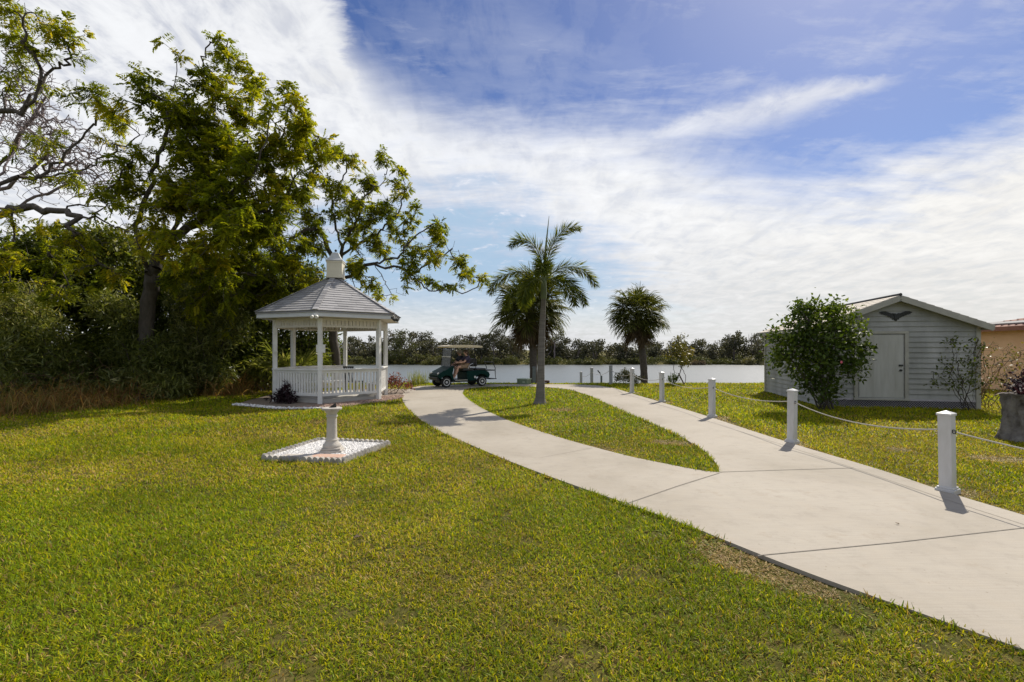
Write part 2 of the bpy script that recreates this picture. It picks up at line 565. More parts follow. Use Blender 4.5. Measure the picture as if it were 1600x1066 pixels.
        if smooth and not bevel:
            try:
                me.set_sharp_from_angle(angle=R(40))
            except Exception:
                pass
        return o


# ------------------------------------------------------------------ plant helpers
def unit(a):
    return a / (np.linalg.norm(a, axis=-1, keepdims=True) + 1e-9)


def rand_dirs(n):
    return unit(rs.normal(size=(n, 3)))


def leaf_quads(P, D, Nn, L, Wd, fold=.15):
    """one kite-shaped quad per leaf: base, two shoulders, tip"""
    D = unit(D)
    S = unit(np.cross(D, Nn))
    U = np.cross(S, D)
    L = np.asarray(L).reshape(-1, 1) * np.ones((len(P), 1)); Wd = np.asarray(Wd).reshape(-1, 1) * np.ones((len(P), 1))
    mid = P + D * L * .45 + U * Wd * fold
    v = np.empty((len(P), 4, 3), np.float32)
    v[:, 0] = P
    v[:, 1] = mid + S * Wd * .5
    v[:, 2] = P + D * L - U * L * .06
    v[:, 3] = mid - S * Wd * .5
    f = np.arange(len(P) * 4).reshape(-1, 4)
    return v.reshape(-1, 3), f


def leaf_obj(name, P, D, Nn, L, Wd, rnd, mat, parent=None, fold=.15, origin=(0, 0, 0)):
    v, f = leaf_quads(np.asarray(P) - np.asarray(origin), D, Nn, L, Wd, fold)
    return link_mesh(name, np_mesh(name, v, f, rnd=rnd), mat, parent)


def catmull(pts, per=6):
    pts = [np.array(p, float) for p in pts]
    if len(pts) < 3:
        return [pts[0] + (pts[-1] - pts[0]) * i / per for i in range(per + 1)]
    P = [2 * pts[0] - pts[1]] + pts + [2 * pts[-1] - pts[-2]]
    out = []
    for i in range(1, len(P) - 2):
        for k in range(per):
            t = k / per
            out.append(.5 * ((2 * P[i]) + (-P[i - 1] + P[i + 1]) * t + (2 * P[i - 1] - 5 * P[i] + 4 * P[i + 1] - P[i + 2]) * t * t + (-P[i - 1] + 3 * P[i] - 3 * P[i + 1] + P[i + 2]) * t ** 3))
    out.append(pts[-1])
    return out


class Grow:
    """branches that reach for target points, each from the nearest wood grown so far; radii follow the load they carry"""
    def __init__(s, wob=.06):
        s.p = np.zeros((60000, 3)); s.par = np.full(60000, -1, int); s.n = 0; s.wob = wob; s.ext = {}

    def node(s, p, par):
        s.p[s.n] = p; s.par[s.n] = par; s.n += 1
        return s.n - 1

    def limb(s, pts, per=5, wob=None):
        wob = s.wob if wob is None else wob
        pts = [np.array(p, float) for p in pts]
        if s.n == 0:
            cur = s.node(pts[0], -1)
        else:
            d = np.linalg.norm(s.p[:s.n] - pts[0], axis=1)
            cur = int(d.argmin())
            pts[0] = s.p[cur].copy()
        for q in catmull(pts, per)[1:]:
            cur = s.node(q + rs.normal(size=3) * wob, cur)
        return cur

    def reach(s, targets, seg=.35, sag=0.0, minr=0):
        T = np.array(targets)
        base = s.p[:s.n].copy()
        d0 = np.array([np.linalg.norm(base - t, axis=1).min() for t in T])
        tips = []
        for i in d0.argsort():
            t = T[i]
            d = np.linalg.norm(s.p[:s.n] - t, axis=1)
            j = int(d.argmin())
            dist = d[j]
            p0 = s.p[j].copy()
            q = s.par[j]
            d0_ = unit(p0 - s.p[q]) if q >= 0 else np.array((0, 0, 1.))
            k = max(2, int(dist / seg) + 1)
            m0 = d0_ * dist * .7
            m1 = (t - p0) * .7 + np.array((0, 0, dist * .25)) + rs.normal(size=3) * dist * .25
            cur = j
            for a in range(1, k + 1):
                u = a / k
                h = (2 * u ** 3 - 3 * u * u + 1) * p0 + (u ** 3 - 2 * u * u + u) * m0 + (-2 * u ** 3 + 3 * u * u) * t + (u ** 3 - u * u) * m1
                if a < k:
                    h = h + rs.normal(size=3) * min(.05, dist * .05)
                cur = s.node(h, cur)
            tips.append(cur)
        return tips

    def radii(s, r0=.006, e=2.4, root=None):
        acc = np.zeros(s.n)
        ch = np.zeros(s.n, int)
        np.add.at(ch, s.par[1:s.n][s.par[1:s.n] >= 0], 1)
        rad = np.zeros(s.n)
        for i in range(s.n - 1, -1, -1):
            rad[i] = max(r0, acc[i] ** (1 / e))
            if s.par[i] >= 0:
                acc[s.par[i]] += rad[i] ** e
        if root:
            f = root / rad[0]
            w = np.clip((rad - r0) / (rad[0] - r0 + 1e-9), 0, 1) ** 1.4
            rad = rad * (1 + (f - 1) * w)
        s.rad = rad
        return rad

    def mesh(s, name, mat, parent=None, n=5, origin=(0, 0, 0), minr=0.0):
        idx = np.arange(1, s.n)
        idx = idx[(s.par[idx] >= 0) & (s.rad[idx] >= minr)]
        a, b = s.par[idx], idx
        pa, pb = s.p[a] - np.asarray(origin), s.p[b] - np.asarray(origin)
        ra = np.minimum(s.rad[a], s.rad[b] * 1.35); rb = s.rad[b]
        d = unit(pb - pa)
        ref = np.where(np.abs(d[:, 2:3]) > .9, np.array([[1., 0, 0]]), np.array([[0, 0, 1.]]))
        s1 = unit(np.cross(d, ref)); s2 = np.cross(d, s1)
        pa = pa - d * ra[:, None] * .4
        ang = np.arange(n) * 2 * PI / n
        ring = s1[:, None, :] * np.cos(ang)[None, :, None] + s2[:, None, :] * np.sin(ang)[None, :, None]
        v = np.concatenate([pa[:, None, :] + ring * ra[:, None, None], pb[:, None, :] + ring * rb[:, None, None]], axis=1)
        E = len(idx)
        k = np.arange(n); k2 = (k + 1) % n
        f = np.stack([k, k2, k2 + n, k + n], axis=1)[None] + (np.arange(E) * 2 * n)[:, None, None]
        return link_mesh(name, np_mesh(name, v.reshape(-1, 3), f.reshape(-1, 4), smooth=True), mat, parent)


def feather_leaves(P, D, per, rach=.34, lf=.085, lw=.034, pairs=8, droop=.5):
    """pinnate leaves: per leaves at each point, each a rachis with pairs of leaflets"""
    n = len(P) * per
    P = np.repeat(P, per, 0) + rs.normal(size=(n, 3)) * .04
    A = unit(np.repeat(D, per, 0) * .6 + rand_dirs(n) * .9 + np.array((0, 0, -.1)))
    ln = rach * rs.uniform(.6, 1.25, n)
    up = unit(np.array((0, 0, 1.)) + rs.normal(size=(n, 3)) * .35)
    S = unit(np.cross(A, up))
    t = (np.arange(pairs) + 1) / pairs
    base = P[:, None, :] + A[:, None, :] * (ln[:, None, None] * t[None, :, None]) + np.array((0, 0, -1.)) * (droop * ln[:, None, None] * (t ** 2)[None, :, None] * .5)
    PP, DD, NN, LL = [], [], [], []
    for sd in (-1, 1):
        PP.append(base.reshape(-1, 3))
        d = A[:, None, :] * .45 + S[:, None, :] * sd + np.array((0, 0, -.35)) + rs.normal(size=base.shape) * .12
        DD.append(d.reshape(-1, 3))
        NN.append(np.repeat(up[:, None, :], pairs, 1).reshape(-1, 3) + rs.normal(size=(n * pairs, 3)) * .2)
        LL.append((lf * (1.15 - .5 * np.abs(t - .45))[None, :] * rs.uniform(.8, 1.2, (n, 1)) * np.ones((n, pairs))).ravel())
    tone = np.repeat(rs.rand(n), pairs)
    PP, DD, NN, LL = map(np.concatenate, (PP, DD, NN, LL))
    return PP, DD, NN, LL, LL * (lw / lf), np.concatenate([tone, tone])


def clump_points(clumps, f=1.0, zj=.0, tuft=0.0):
    """points scattered in ellipsoids given as (px, py, rx, ry, depth, count) in the photograph's pixels"""
    out, tone = [], []
    for (cx, cy, rx, ry, Y, n) in clumps:
        n = max(2, int(n * f))
        c = np.array(W(cx, cy, Y))
        r_ = np.array((rx * Y / F, max(rx, ry) * Y / F * .9 + zj, ry * Y / F))
        q = rand_dirs(n) * (rs.rand(n, 1) ** .45)
        if tuft and n > 8:
            k = max(3, n // 6)
            q = q[:k][rs.randint(k, size=n)] * r_ + rs.normal(size=(n, 3)) * tuft
            out.append(c + q)
        else:
            out.append(c + q * r_)
        tone.append(np.full(n, rs.uniform(-.22, .22)))
    return np.concatenate(out), np.concatenate(tone)


# ================================================================== camera, sun, sky
cd = bpy.data.cameras.new('camera')
cd.sensor_width = 36.0
cd.lens = F / 1600 * 36.0
cd.shift_y = (HY - 533.0) / 1600.0
cd.clip_end = 6000
cam = bpy.data.objects.new('camera', cd)
cam.location = (0, 0, CAM_H)
cam.rotation_euler = (R(90), 0, 0)
col.objects.link(cam)
scene.camera = cam

SUN_AZ, SUN_EL = R(37), R(45)
sl = bpy.data.lights.new('sun', 'SUN')
sl.energy = 4.6
sl.angle = R(.55)
sl.color = (1.0, .92, .80)
so = bpy.data.objects.new('sun', sl)
sd = Vector((math.sin(SUN_AZ) * math.cos(SUN_EL), math.cos(SUN_AZ) * math.cos(SUN_EL), math.sin(SUN_EL)))
so.rotation_euler = (-sd).to_track_quat('-Z', 'Y').to_euler()
so.location = (30, 40, 60)
col.objects.link(so)

scene.view_settings.view_transform = 'Standard'
scene.view_settings.look = 'None'
scene.view_settings.exposure = 0.30
scene.view_settings.gamma = 1.0


def build_world():
    w = bpy.data.worlds.new('World')
    scene.world = w
    w.use_nodes = True
    nt = w.node_tree
    for n in list(nt.nodes):
        nt.nodes.remove(n)
    out = nt.nodes.new('ShaderNodeOutputWorld')
    bg = nt.nodes.new('ShaderNodeBackground')
    lk(nt, bg.outputs[0], out.inputs[0])
    bg.inputs['Strength'].default_value = .12
    sky = nt.nodes.new('ShaderNodeTexSky')
    sky.sky_type = 'NISHITA'
    sky.sun_disc = False
    sky.sun_elevation = SUN_EL
    sky.sun_rotation = SUN_AZ
    sky.altitude = 0
    sky.air_density = 1.0
    sky.dust_density = .4
    sky.ozone_density = 3.0
    tc = nt.nodes.new('ShaderNodeTexCoord')
    D = tc.outputs['Generated']
    sep = nd(nt, 'ShaderNodeSeparateXYZ')
    lk(nt, D, sep.inputs[0])
    X, Y, Z = sep.outputs

    def m(op, a, b=None, c=None, clamp=False):
        n = nd(nt, 'ShaderNodeMath', operation=op, use_clamp=clamp)
        for i, v in enumerate((a, b, c)):
            if v is None: continue
            if isinstance(v, (int, float)): n.inputs[i].default_value = v
            else: lk(nt, v, n.inputs[i])
        return n.outputs[0]

    def sstep(v, a, b):
        n = nd(nt, 'ShaderNodeMapRange', interpolation_type='SMOOTHSTEP')
        lk(nt, v, n.inputs[0])
        n.inputs[1].default_value = a; n.inputs[2].default_value = b
        return n.outputs[0]

    def curve(v, pts, lo=-.5, hi=1.0):
        n = nd(nt, 'ShaderNodeFloatCurve')
        lk(nt, v, n.inputs['Value'])
        cu = n.mapping.curves[0]
        pts = [(x, (y - lo) / (hi - lo)) for x, y in pts]
        cu.points[0].location = pts[0]; cu.points[1].location = pts[-1]
        for p in pts[1:-1]:
            cu.points.new(*p)
        n.mapping.update()
        return m('ADD', m('MULTIPLY', n.outputs[0], hi - lo), lo)

    def noise(vec, scale, detail=6, rough=.55, dist=0.0):
        n = nd(nt, 'ShaderNodeTexNoise', i_Scale=scale, i_Detail=detail, i_Roughness=rough, i_Distortion=dist)
        lk(nt, vec, n.inputs['Vector'])
        return n.outputs['Fac']

    # where a direction lies around the compass (a) and above the horizon (b), on a flat chart that faces the lake
    yc = m('MAXIMUM', Y, .12)
    a = m('ADD', m('MULTIPLY', m('DIVIDE', X, yc), F / 1600), .5)
    b = m('SUBTRACT', HY / 1066, m('MULTIPLY', m('DIVIDE', Z, yc), F / 1066))
    # cloud sheet high above: the direction dropped on a plane
    zc = m('ADD', m('MAXIMUM', Z, 0), .16)
    cv = nd(nt, 'ShaderNodeCombineXYZ')
    lk(nt, m('DIVIDE', X, zc), cv.inputs[0]); lk(nt, m('DIVIDE', Y, zc), cv.inputs[1])
    mp = nd(nt, 'ShaderNodeMapping')
    mp.inputs['Rotation'].default_value = (0, 0, R(28))
    mp.inputs['Scale'].default_value = (.55, 1.5, 1)
    lk(nt, cv.outputs[0], mp.inputs[0])
    P = mp.outputs[0]
    nb = noise(P, 1.1, 8, .6, .3)          # large billows
    nf = noise(cv.outputs[0], 7.0, 8, .62, .5)      # mottled rows
    ns = noise(P, 3.2, 9, .66, .25)        # wisps
    mp2 = nd(nt, 'ShaderNodeMapping')
    mp2.inputs['Rotation'].default_value = (0, 0, R(-35))
    mp2.inputs['Scale'].default_value = (1.0, .35, 1)
    lk(nt, cv.outputs[0], mp2.inputs[0])
    nr = noise(mp2.outputs[0], 13.0, 5, .6, .3)     # ripple rows
    # main cloud bank: everything below this line
    a2 = m('ADD', a, m('ADD', m('MULTIPLY', m('SUBTRACT', ns, .5), .10), m('MULTIPLY', m('SUBTRACT', nf, .5), .05)))
    top = curve(a2, [(0, -.45), (.27, -.28), (.33, -.02), (.345, .06), (.40, .135), (.47, .175), (.55, .195), (.63, .215), (.70, .245), (.78, .275), (.86, .262), (.93, .22), (1, .175)])
    edge = m('ADD', m('SUBTRACT', b, top), m('ADD', m('MULTIPLY', m('SUBTRACT', nb, .5), .22), m('MULTIPLY', m('SUBTRACT', ns, .5), .16)))
    bank = sstep(edge, -.075, .085)
    # thin veils inside the blue
    veil = m('MULTIPLY', sstep(ns, .44, .80), .5)
    vx = sstep(m('ABSOLUTE', m('SUBTRACT', a, .47)), .24, .02)
    veil2 = m('MULTIPLY', m('MULTIPLY', vx, sstep(nb, .30, .70)), .34)
    # the feathered streak
    sx, sy, ex, ey = .612, .212, .90, .103
    L = math.hypot(ex - sx, (ey - sy) * 1066 / 1600)
    ux, uy = (ex - sx) / L, (ey - sy) * 1066 / 1600 / L
    da = m('SUBTRACT', a, sx)
    db = m('MULTIPLY', m('SUBTRACT', b, sy), 1066 / 1600)
    t = m('DIVIDE', m('ADD', m('MULTIPLY', da, ux), m('MULTIPLY', db, uy)), L)
    dist = m('ABSOLUTE', m('ADD', m('SUBTRACT', m('MULTIPLY', db, ux), m('MULTIPLY', da, uy)), m('ADD', m('MULTIPLY', m('SUBTRACT', ns, .5), .035), m('MULTIPLY', m('SUBTRACT', nf, .5), .02))))
    wid = m('ADD', .006, m('MULTIPLY', sstep(m('ABSOLUTE', m('SUBTRACT', t, .42)), .6, .0), .017))
    core = m('SUBTRACT', 1, sstep(m('DIVIDE', dist, wid), .1, 1.35))
    streak = m('MULTIPLY', m('MULTIPLY', core, m('MULTIPLY', sstep(t, -.06, .12), sstep(t, 1.02, .72))), m('ADD', .42, m('MULTIPLY', nf, .75)))
    amount = m('MAXIMUM', m('MAXIMUM', bank, m('MULTIPLY', streak, .8)), m('MAXIMUM', veil, veil2))
    # mottling inside the bank, gaps of pale blue low over the water at the left
    gap = m('MULTIPLY', sstep(nf, .60, .36), m('MULTIPLY', sstep(nr, .62, .40), .55))
    gapleft = m('ADD', .25, m('MULTIPLY', sstep(a, .42, .15), .45))
    amount = m('SUBTRACT', amount, m('MULTIPLY', m('MULTIPLY', gap, gapleft), .8), clamp=True)
    low = curve(a, [(0, .50), (.20, .42), (.27, .31), (.33, .275), (.38, .265), (.44, .28), (.50, .305), (.54, .33), (.58, .365), (.62, .41), (.66, .46), (.72, .53), (1, .62)])
    lw = sstep(m('ADD', m('SUBTRACT', b, low), m('ADD', m('MULTIPLY', m('SUBTRACT', nb, .5), .30), m('ADD', m('MULTIPLY', m('SUBTRACT', ns, .5), .20), m('MULTIPLY', m('SUBTRACT', nf, .5), .16)))), -.055, .085)
    hz = sstep(b, .50, .40)               # the blue of that gap fades into the pale horizon
    lowblue = m('MULTIPLY', m('MULTIPLY', lw, hz), m('SUBTRACT', .93, m('MULTIPLY', sstep(nf, .55, .75), .75)))
    amount = m('MULTIPLY', amount, m('SUBTRACT', 1, m('MULTIPLY', lowblue, .92)))
    # far behind and to the sides the bank breaks up
    back = sstep(Y, .30, -.15)
    amount = m('ADD', m('MULTIPLY', amount, m('SUBTRACT', 1, back)), m('MULTIPLY', back, m('MULTIPLY', sstep(nb, .34, .58), .85)))
    # colours
    hs = nd(nt, 'ShaderNodeHueSaturation')
    hs.inputs['Hue'].default_value = .515
    hs.inputs['Saturation'].default_value = 1.18
    hs.inputs['Value'].default_value = .62
    lk(nt, sky.outputs[0], hs.inputs['Color'])
    lowc = ramp(nt, [(.0, (3.1, 4.6, 6.3)), (1, (3.1, 4.6, 6.3))])
    lmix = nd(nt, 'ShaderNodeMix', data_type='RGBA')
    lk(nt, lowblue, lmix.inputs[0]); lk(nt, hs.outputs[0], lmix.inputs[6]); lmix.inputs[7].default_value = (2.5, 3.75, 5.1, 1)
    # cloud brightness: whiter in the bank, a greyer flat light near the horizon, a little warmer towards the sun
    shade = m('ADD', m('ADD', m('MULTIPLY', m('SUBTRACT', nf, .5), 2.4), m('MULTIPLY', m('SUBTRACT', nr, .5), .9)), m('MULTIPLY', m('SUBTRACT', nb, .5), 1.2))
    gray = sstep(b, .30, .50)
    val = m('ADD', m('SUBTRACT', 6.1, m('MULTIPLY', gray, .9)), shade)
    warm = m('MULTIPLY', sstep(a, .45, 1.0), m('SUBTRACT', 1, back))
    val = m('MULTIPLY', val, m('SUBTRACT', 1, m('MULTIPLY', back, .12)))
    cc = nd(nt, 'ShaderNodeCombineColor')
    lk(nt, m('MULTIPLY', val, m('ADD', .985, m('MULTIPLY', warm, .03))), cc.inputs[0])
    lk(nt, val, cc.inputs[1])
    lk(nt, m('MULTIPLY', val, m('SUBTRACT', 1.03, m('MULTIPLY', warm, .06))), cc.inputs[2])
    mix = nd(nt, 'ShaderNodeMix', data_type='RGBA')
    lk(nt, amount, mix.inputs[0]); lk(nt, lmix.outputs[2], mix.inputs[6]); lk(nt, cc.outputs[0], mix.inputs[7])
    lk(nt, mix.outputs[2], bg.inputs['Color'])


build_world()

# ================================================================== the setting: ground, path, water
# ground sheet: fine near the lawn, coarse to the horizon
gx = np.concatenate([[-3000, -900, -300, -150, -80], np.linspace(-50, 50, 81), [80, 150, 300, 900, 3000]])
gy = np.concatenate([[-200, -60, -20], np.linspace(-6, 40, 93), [45, 55, 70, 85, 90, 92, 93, 94, 95, 96, 97, 98, 104, 130, 200, 500, 1500, 5000]])
XX, YY = np.meshgrid(gx, gy)
ZZ = ground_z(XX, YY) + np.where((YY > -6) & (YY < 24), .012 * np.sin(XX * 1.7 + np.sin(YY * .9)) * np.cos(YY * 1.3), 0)
gv = np.stack([XX, YY, ZZ], -1).reshape(-1, 3)
ni, nj = len(gy), len(gx)
ii, jj = np.meshgrid(np.arange(ni - 1), np.arange(nj - 1), indexing='ij')
gf = np.stack([ii * nj + jj, ii * nj + jj + 1, (ii + 1) * nj + jj + 1, (ii + 1) * nj + jj], -1).reshape(-1, 4)
tag(link_mesh('ground', np_mesh('ground', gv, gf, smooth=True), M['soil']), kind='structure', label='lawn ground sloping down to the lake')

wv = [(-900, 27, -1.25), (900, 27, -1.25), (900, 97, -1.25), (-900, 97, -1.25)]
me = bpy.data.meshes.new('water'); me.from_pydata(wv, [], [(0, 1, 2, 3)])
tag(link_mesh('water', me, M['water']), kind='structure', label='calm grey lake between the lawn and the far wood')


def smooth_px(pts, per=5):
    return [tuple(p) for p in catmull([np.array(p, float) for p in pts], per)]


left_px = [(1450, 962), (1290, 905), (1190, 867), (1080, 823), (980, 787), (880, 752), (800, 722), (740, 697), (690, 675), (660, 658), (641, 642), (631, 630), (628, 621), (632, 612), (642, 606.5), (656, 603.3)]
far_px = [(700, 601.6), (760, 600.6), (850, 600.4), (900, 601.0), (935, 602.6)]
right_px = [(960, 606.5), (986, 614.5), (1035, 629), (1075, 641), (1113, 653), (1236, 692.5), (1380, 735.5), (1480, 769), (1600, 805)]
outer = [(4.4, 0.2), (3.3, 1.8), (2.77, 2.6)] + [G(*p) for p in smooth_px(left_px)] + [G(*p) for p in smooth_px(far_px)] + [G(*p) for p in smooth_px(right_px)] + [(5.25, 3.4), (5.5, 1.0), (5.6, 0.2)]
island_px = [(1124, 738), (1092, 734.5), (1040, 724.5), (980, 712), (900, 691), (840, 672.5), (790, 655), (752, 637), (731, 623), (723, 613.5), (729, 608), (746, 605.3), (790, 604.0), (840, 604.3), (880, 607.6), (905, 613), (940, 627), (980, 645.5), (1020, 662), (1060, 680.5), (1090, 698), (1110, 714), (1121, 727)]
island = [G(*p) for p in smooth_px(island_px + [island_px[0]], 4)[:-1]]


def inside(poly, x, y):
    poly = np.asarray(poly, float)
    c = np.zeros(len(x), bool)
    j = len(poly) - 1
    for i in range(len(poly)):
        xi, yi = poly[i]; xj, yj = poly[j]
        if yi != yj:
            c ^= ((yi > y) != (yj > y)) & (x < (xj - xi) * (y - yi) / (yj - yi) + xi)
        j = i
    return c


def edge_dist(poly, x, y, closed=True):
    P = np.asarray(poly, float)
    d = np.full(len(x), 1e9)
    n = len(P)
    for i in range(n if closed else n - 1):
        a, b = P[i], P[(i + 1) % n]
        ab = b - a
        t = np.clip(((x - a[0]) * ab[0] + (y - a[1]) * ab[1]) / (ab @ ab + 1e-12), 0, 1)
        d = np.minimum(d, np.hypot(x - a[0] - t * ab[0], y - a[1] - t * ab[1]))
    return d


def slab(name, loops, z0, z1, mat, bevel=0):
    vs, fs = [], []
    flat = [p for lp in loops for p in lp]
    n = len(flat)
    zt = lambda p: z1 + min(0, -.03 * max(0, p[1] - 22.6))
    vs = [(p[0], p[1], zt(p)) for p in flat] + [(p[0], p[1], z0 - .1 * max(0, p[1] - 22.6)) for p in flat]
    fs = [tuple(t) for t in tessellate_polygon([[Vector((p[0], p[1], 0)) for p in lp] for lp in loops])]
    k = 0
    for lp in loops:
        for i in range(len(lp)):
            j = (i + 1) % len(lp)
            fs.append((k + i, k + j, n + k + j, n + k + i))
        k += len(lp)
    me = bpy.data.meshes.new(name); me.from_pydata(vs, [], fs)
    bm = bmesh.new(); bm.from_mesh(me); bmesh.ops.recalc_face_normals(bm, faces=bm.faces); bm.to_mesh(me); bm.free()
    for p in me.polygons:
        if abs(p.normal.z) > .5 and p.normal.z < 0:
            p.flip()
    me.update()
    return link_mesh(name, me, mat)


path = slab('path', [outer, island], -.12, 0.0, M['concrete'])
tag(path, kind='structure', label='pale concrete path that forks around a grass island')
# sawn joints in the slab, as thin dark strips lying in it
joint_mat = solid('joint', (.25, .225, .19), (.17, .155, .13), .95, 20)


def joint(px_pts, w=.012):
    mb = MB()
    P = [Vector((*G(*p), .0035)) for p in px_pts]
    for i in range(len(P) - 1):
        a, b = P[i], P[i + 1]
        d = (b - a).normalized(); s_ = Vector((-d.y, d.x, 0)) * w / 2
        mb.add([a - s_, b - s_, b + s_, a + s_], [(0, 1, 2, 3)])
    return mb.build('expansion_joint', joint_mat, path)


joint([(974, 789), (1060, 759.5), (1124, 739.5)], .016)
joint([(1124, 738), (1230, 734.5), (1334, 731.5)], .014)
joint([(1184, 868.5), (1290, 858.5), (1400, 848), (1597, 825.5)], .012)
joint([(1597, 825.5), (1800, 803)], .012)
joint([(842, 716), (926, 700)], .006)
joint([(1150, 672.5), (1225, 696), (1330, 730.5), (1495, 786.5), (1600, 820)], .007)

# beds
gazebo_bed_px = [(362, 633), (400, 636.5), (440, 639.5), (500, 639), (550, 634), (600, 627), (629, 621.5), (634, 613), (640, 608), (615, 607), (560, 608), (470, 612), (420, 617), (385, 626)]
gazebo_bed = [G(*p) for p in gazebo_bed_px]
gb = slab('gazebo_bed', [gazebo_bed], -.06, -.012, M['bed_soil'])
tag(gb, kind='structure', label='bare bed of soil and chips around the gazebo')
BL, BN, BR, BB = np.array((-3.74, 7.20)), np.array((-2.47, 6.98)), np.array((-2.13, 8.33)), np.array((-3.44, 8.62))
dial_bed = [tuple(p) for p in (BL, BN, BR, BB)]
db_ = slab('pebble_bed', [dial_bed], -.06, -.008, M['pebble'])
tag(db_, kind='structure', label='bed of white chips under the sundial')


def pebbles(name, poly, dens, size, mat, z, label, keep=None, group=None, zsc=.6):
    poly = np.array(poly)
    lo, hi = poly.min(0), poly.max(0)
    n = int((hi - lo).prod() * dens)
    x, y = rs.uniform(lo[0], hi[0], n), rs.uniform(lo[1], hi[1], n)
    k = inside(poly, x, y)
    if keep is not None: k &= keep(x, y)
    x, y = x[k], y[k]; n = len(x)
    base = np.array([(1, 0, 0), (.3, .95, .1), (-.8, .6, 0), (-.8, -.6, .1), (.3, -.95, 0), (.1, .1, .8), (.05, 0, -.7)])
    fc = np.array([(0, 1, 5), (1, 2, 5), (2, 3, 5), (3, 4, 5), (4, 0, 5), (1, 0, 6), (2, 1, 6), (3, 2, 6), (4, 3, 6), (0, 4, 6)])
    s = size * rs.uniform(.55, 1.25, (n, 1, 1)) * rs.uniform(.7, 1.2, (n, 1, 3)) * np.array((1, 1, zsc))
    v = base[None] * s + rs.normal(size=(n, 7, 3)) * size * .12
    a = rs.uniform(0, 2 * PI, n)[:, None]
    vx = v[..., 0] * np.cos(a) - v[..., 1] * np.sin(a); vy = v[..., 0] * np.sin(a) + v[..., 1] * np.cos(a)
    v = np.stack([vx + x[:, None], vy + y[:, None], v[..., 2] + z + rs.uniform(0, size * .5, n)[:, None]], -1)
    f = fc[None] + (np.arange(n) * 7)[:, None, None]
    o = link_mesh(name, np_mesh(name, v.reshape(-1, 3), f.reshape(-1, 3)), mat)
    return tag(o, label, 'gravel', group, 'stuff')


pebbles('gravel', dial_bed, 3600, .017, M['pebble'], .004, 'white marble chips spread in the square bed under the sundial')
left_edge = [G(*p) for p in gazebo_bed_px[:4]]
right_edge = [G(*p) for p in gazebo_bed_px[3:7]]
pebbles('gravel', gazebo_bed, 420, .04, M['pebble'], .0, 'white rounded stones along the front edge of the gazebo bed',
        keep=lambda x, y: (edge_dist(left_edge, x, y, False) < .30) & (edge_dist(right_edge, x, y, False) > .0))
pebbles('gravel', gazebo_bed, 700, .028, M['pebble_red'], .0, 'reddish brown chips on the path side of the gazebo bed',
        keep=lambda x, y: (edge_dist(right_edge, x, y, False) < .9) & (edge_dist(left_edge, x, y, False) > .25))


# ---- lawn
def vnoise(x, y, s, seed):
    r_ = np.random.RandomState(seed).rand(128, 128)
    u, v = x / s, y / s
    i, j = np.floor(u).astype(int), np.floor(v).astype(int)
    fu, fv = u - i, v - j
    fu, fv = fu * fu * (3 - 2 * fu), fv * fv * (3 - 2 * fv)
    g = lambda a, b: r_[a % 128, b % 128]
    return (g(i, j) * (1 - fu) + g(i + 1, j) * fu) * (1 - fv) + (g(i, j + 1) * (1 - fu) + g(i + 1, j + 1) * fu) * fv


SHED_FR = Vector((12.94, 13.35)); sh_a = R(12)
SH_F, SH_S = Vector((-math.cos(sh_a), math.sin(sh_a))), Vector((math.sin(sh_a), math.cos(sh_a)))
shed_poly = [tuple(SHED_FR), tuple(SHED_FR + SH_F * 4.0), tuple(SHED_FR + SH_F * 4.0 + SH_S * 4.9), tuple(SHED_FR + SH_S * 4.9)]
GAZ = Vector((-6.08, 16.4, 0)); GAZ_R = 1.85; GAZ_A = 38
POSTS = [(5.02, 5.53), (4.93, 8.45), (4.86, 11.66), (4.72, 15.1), (4.52, 18.1)]


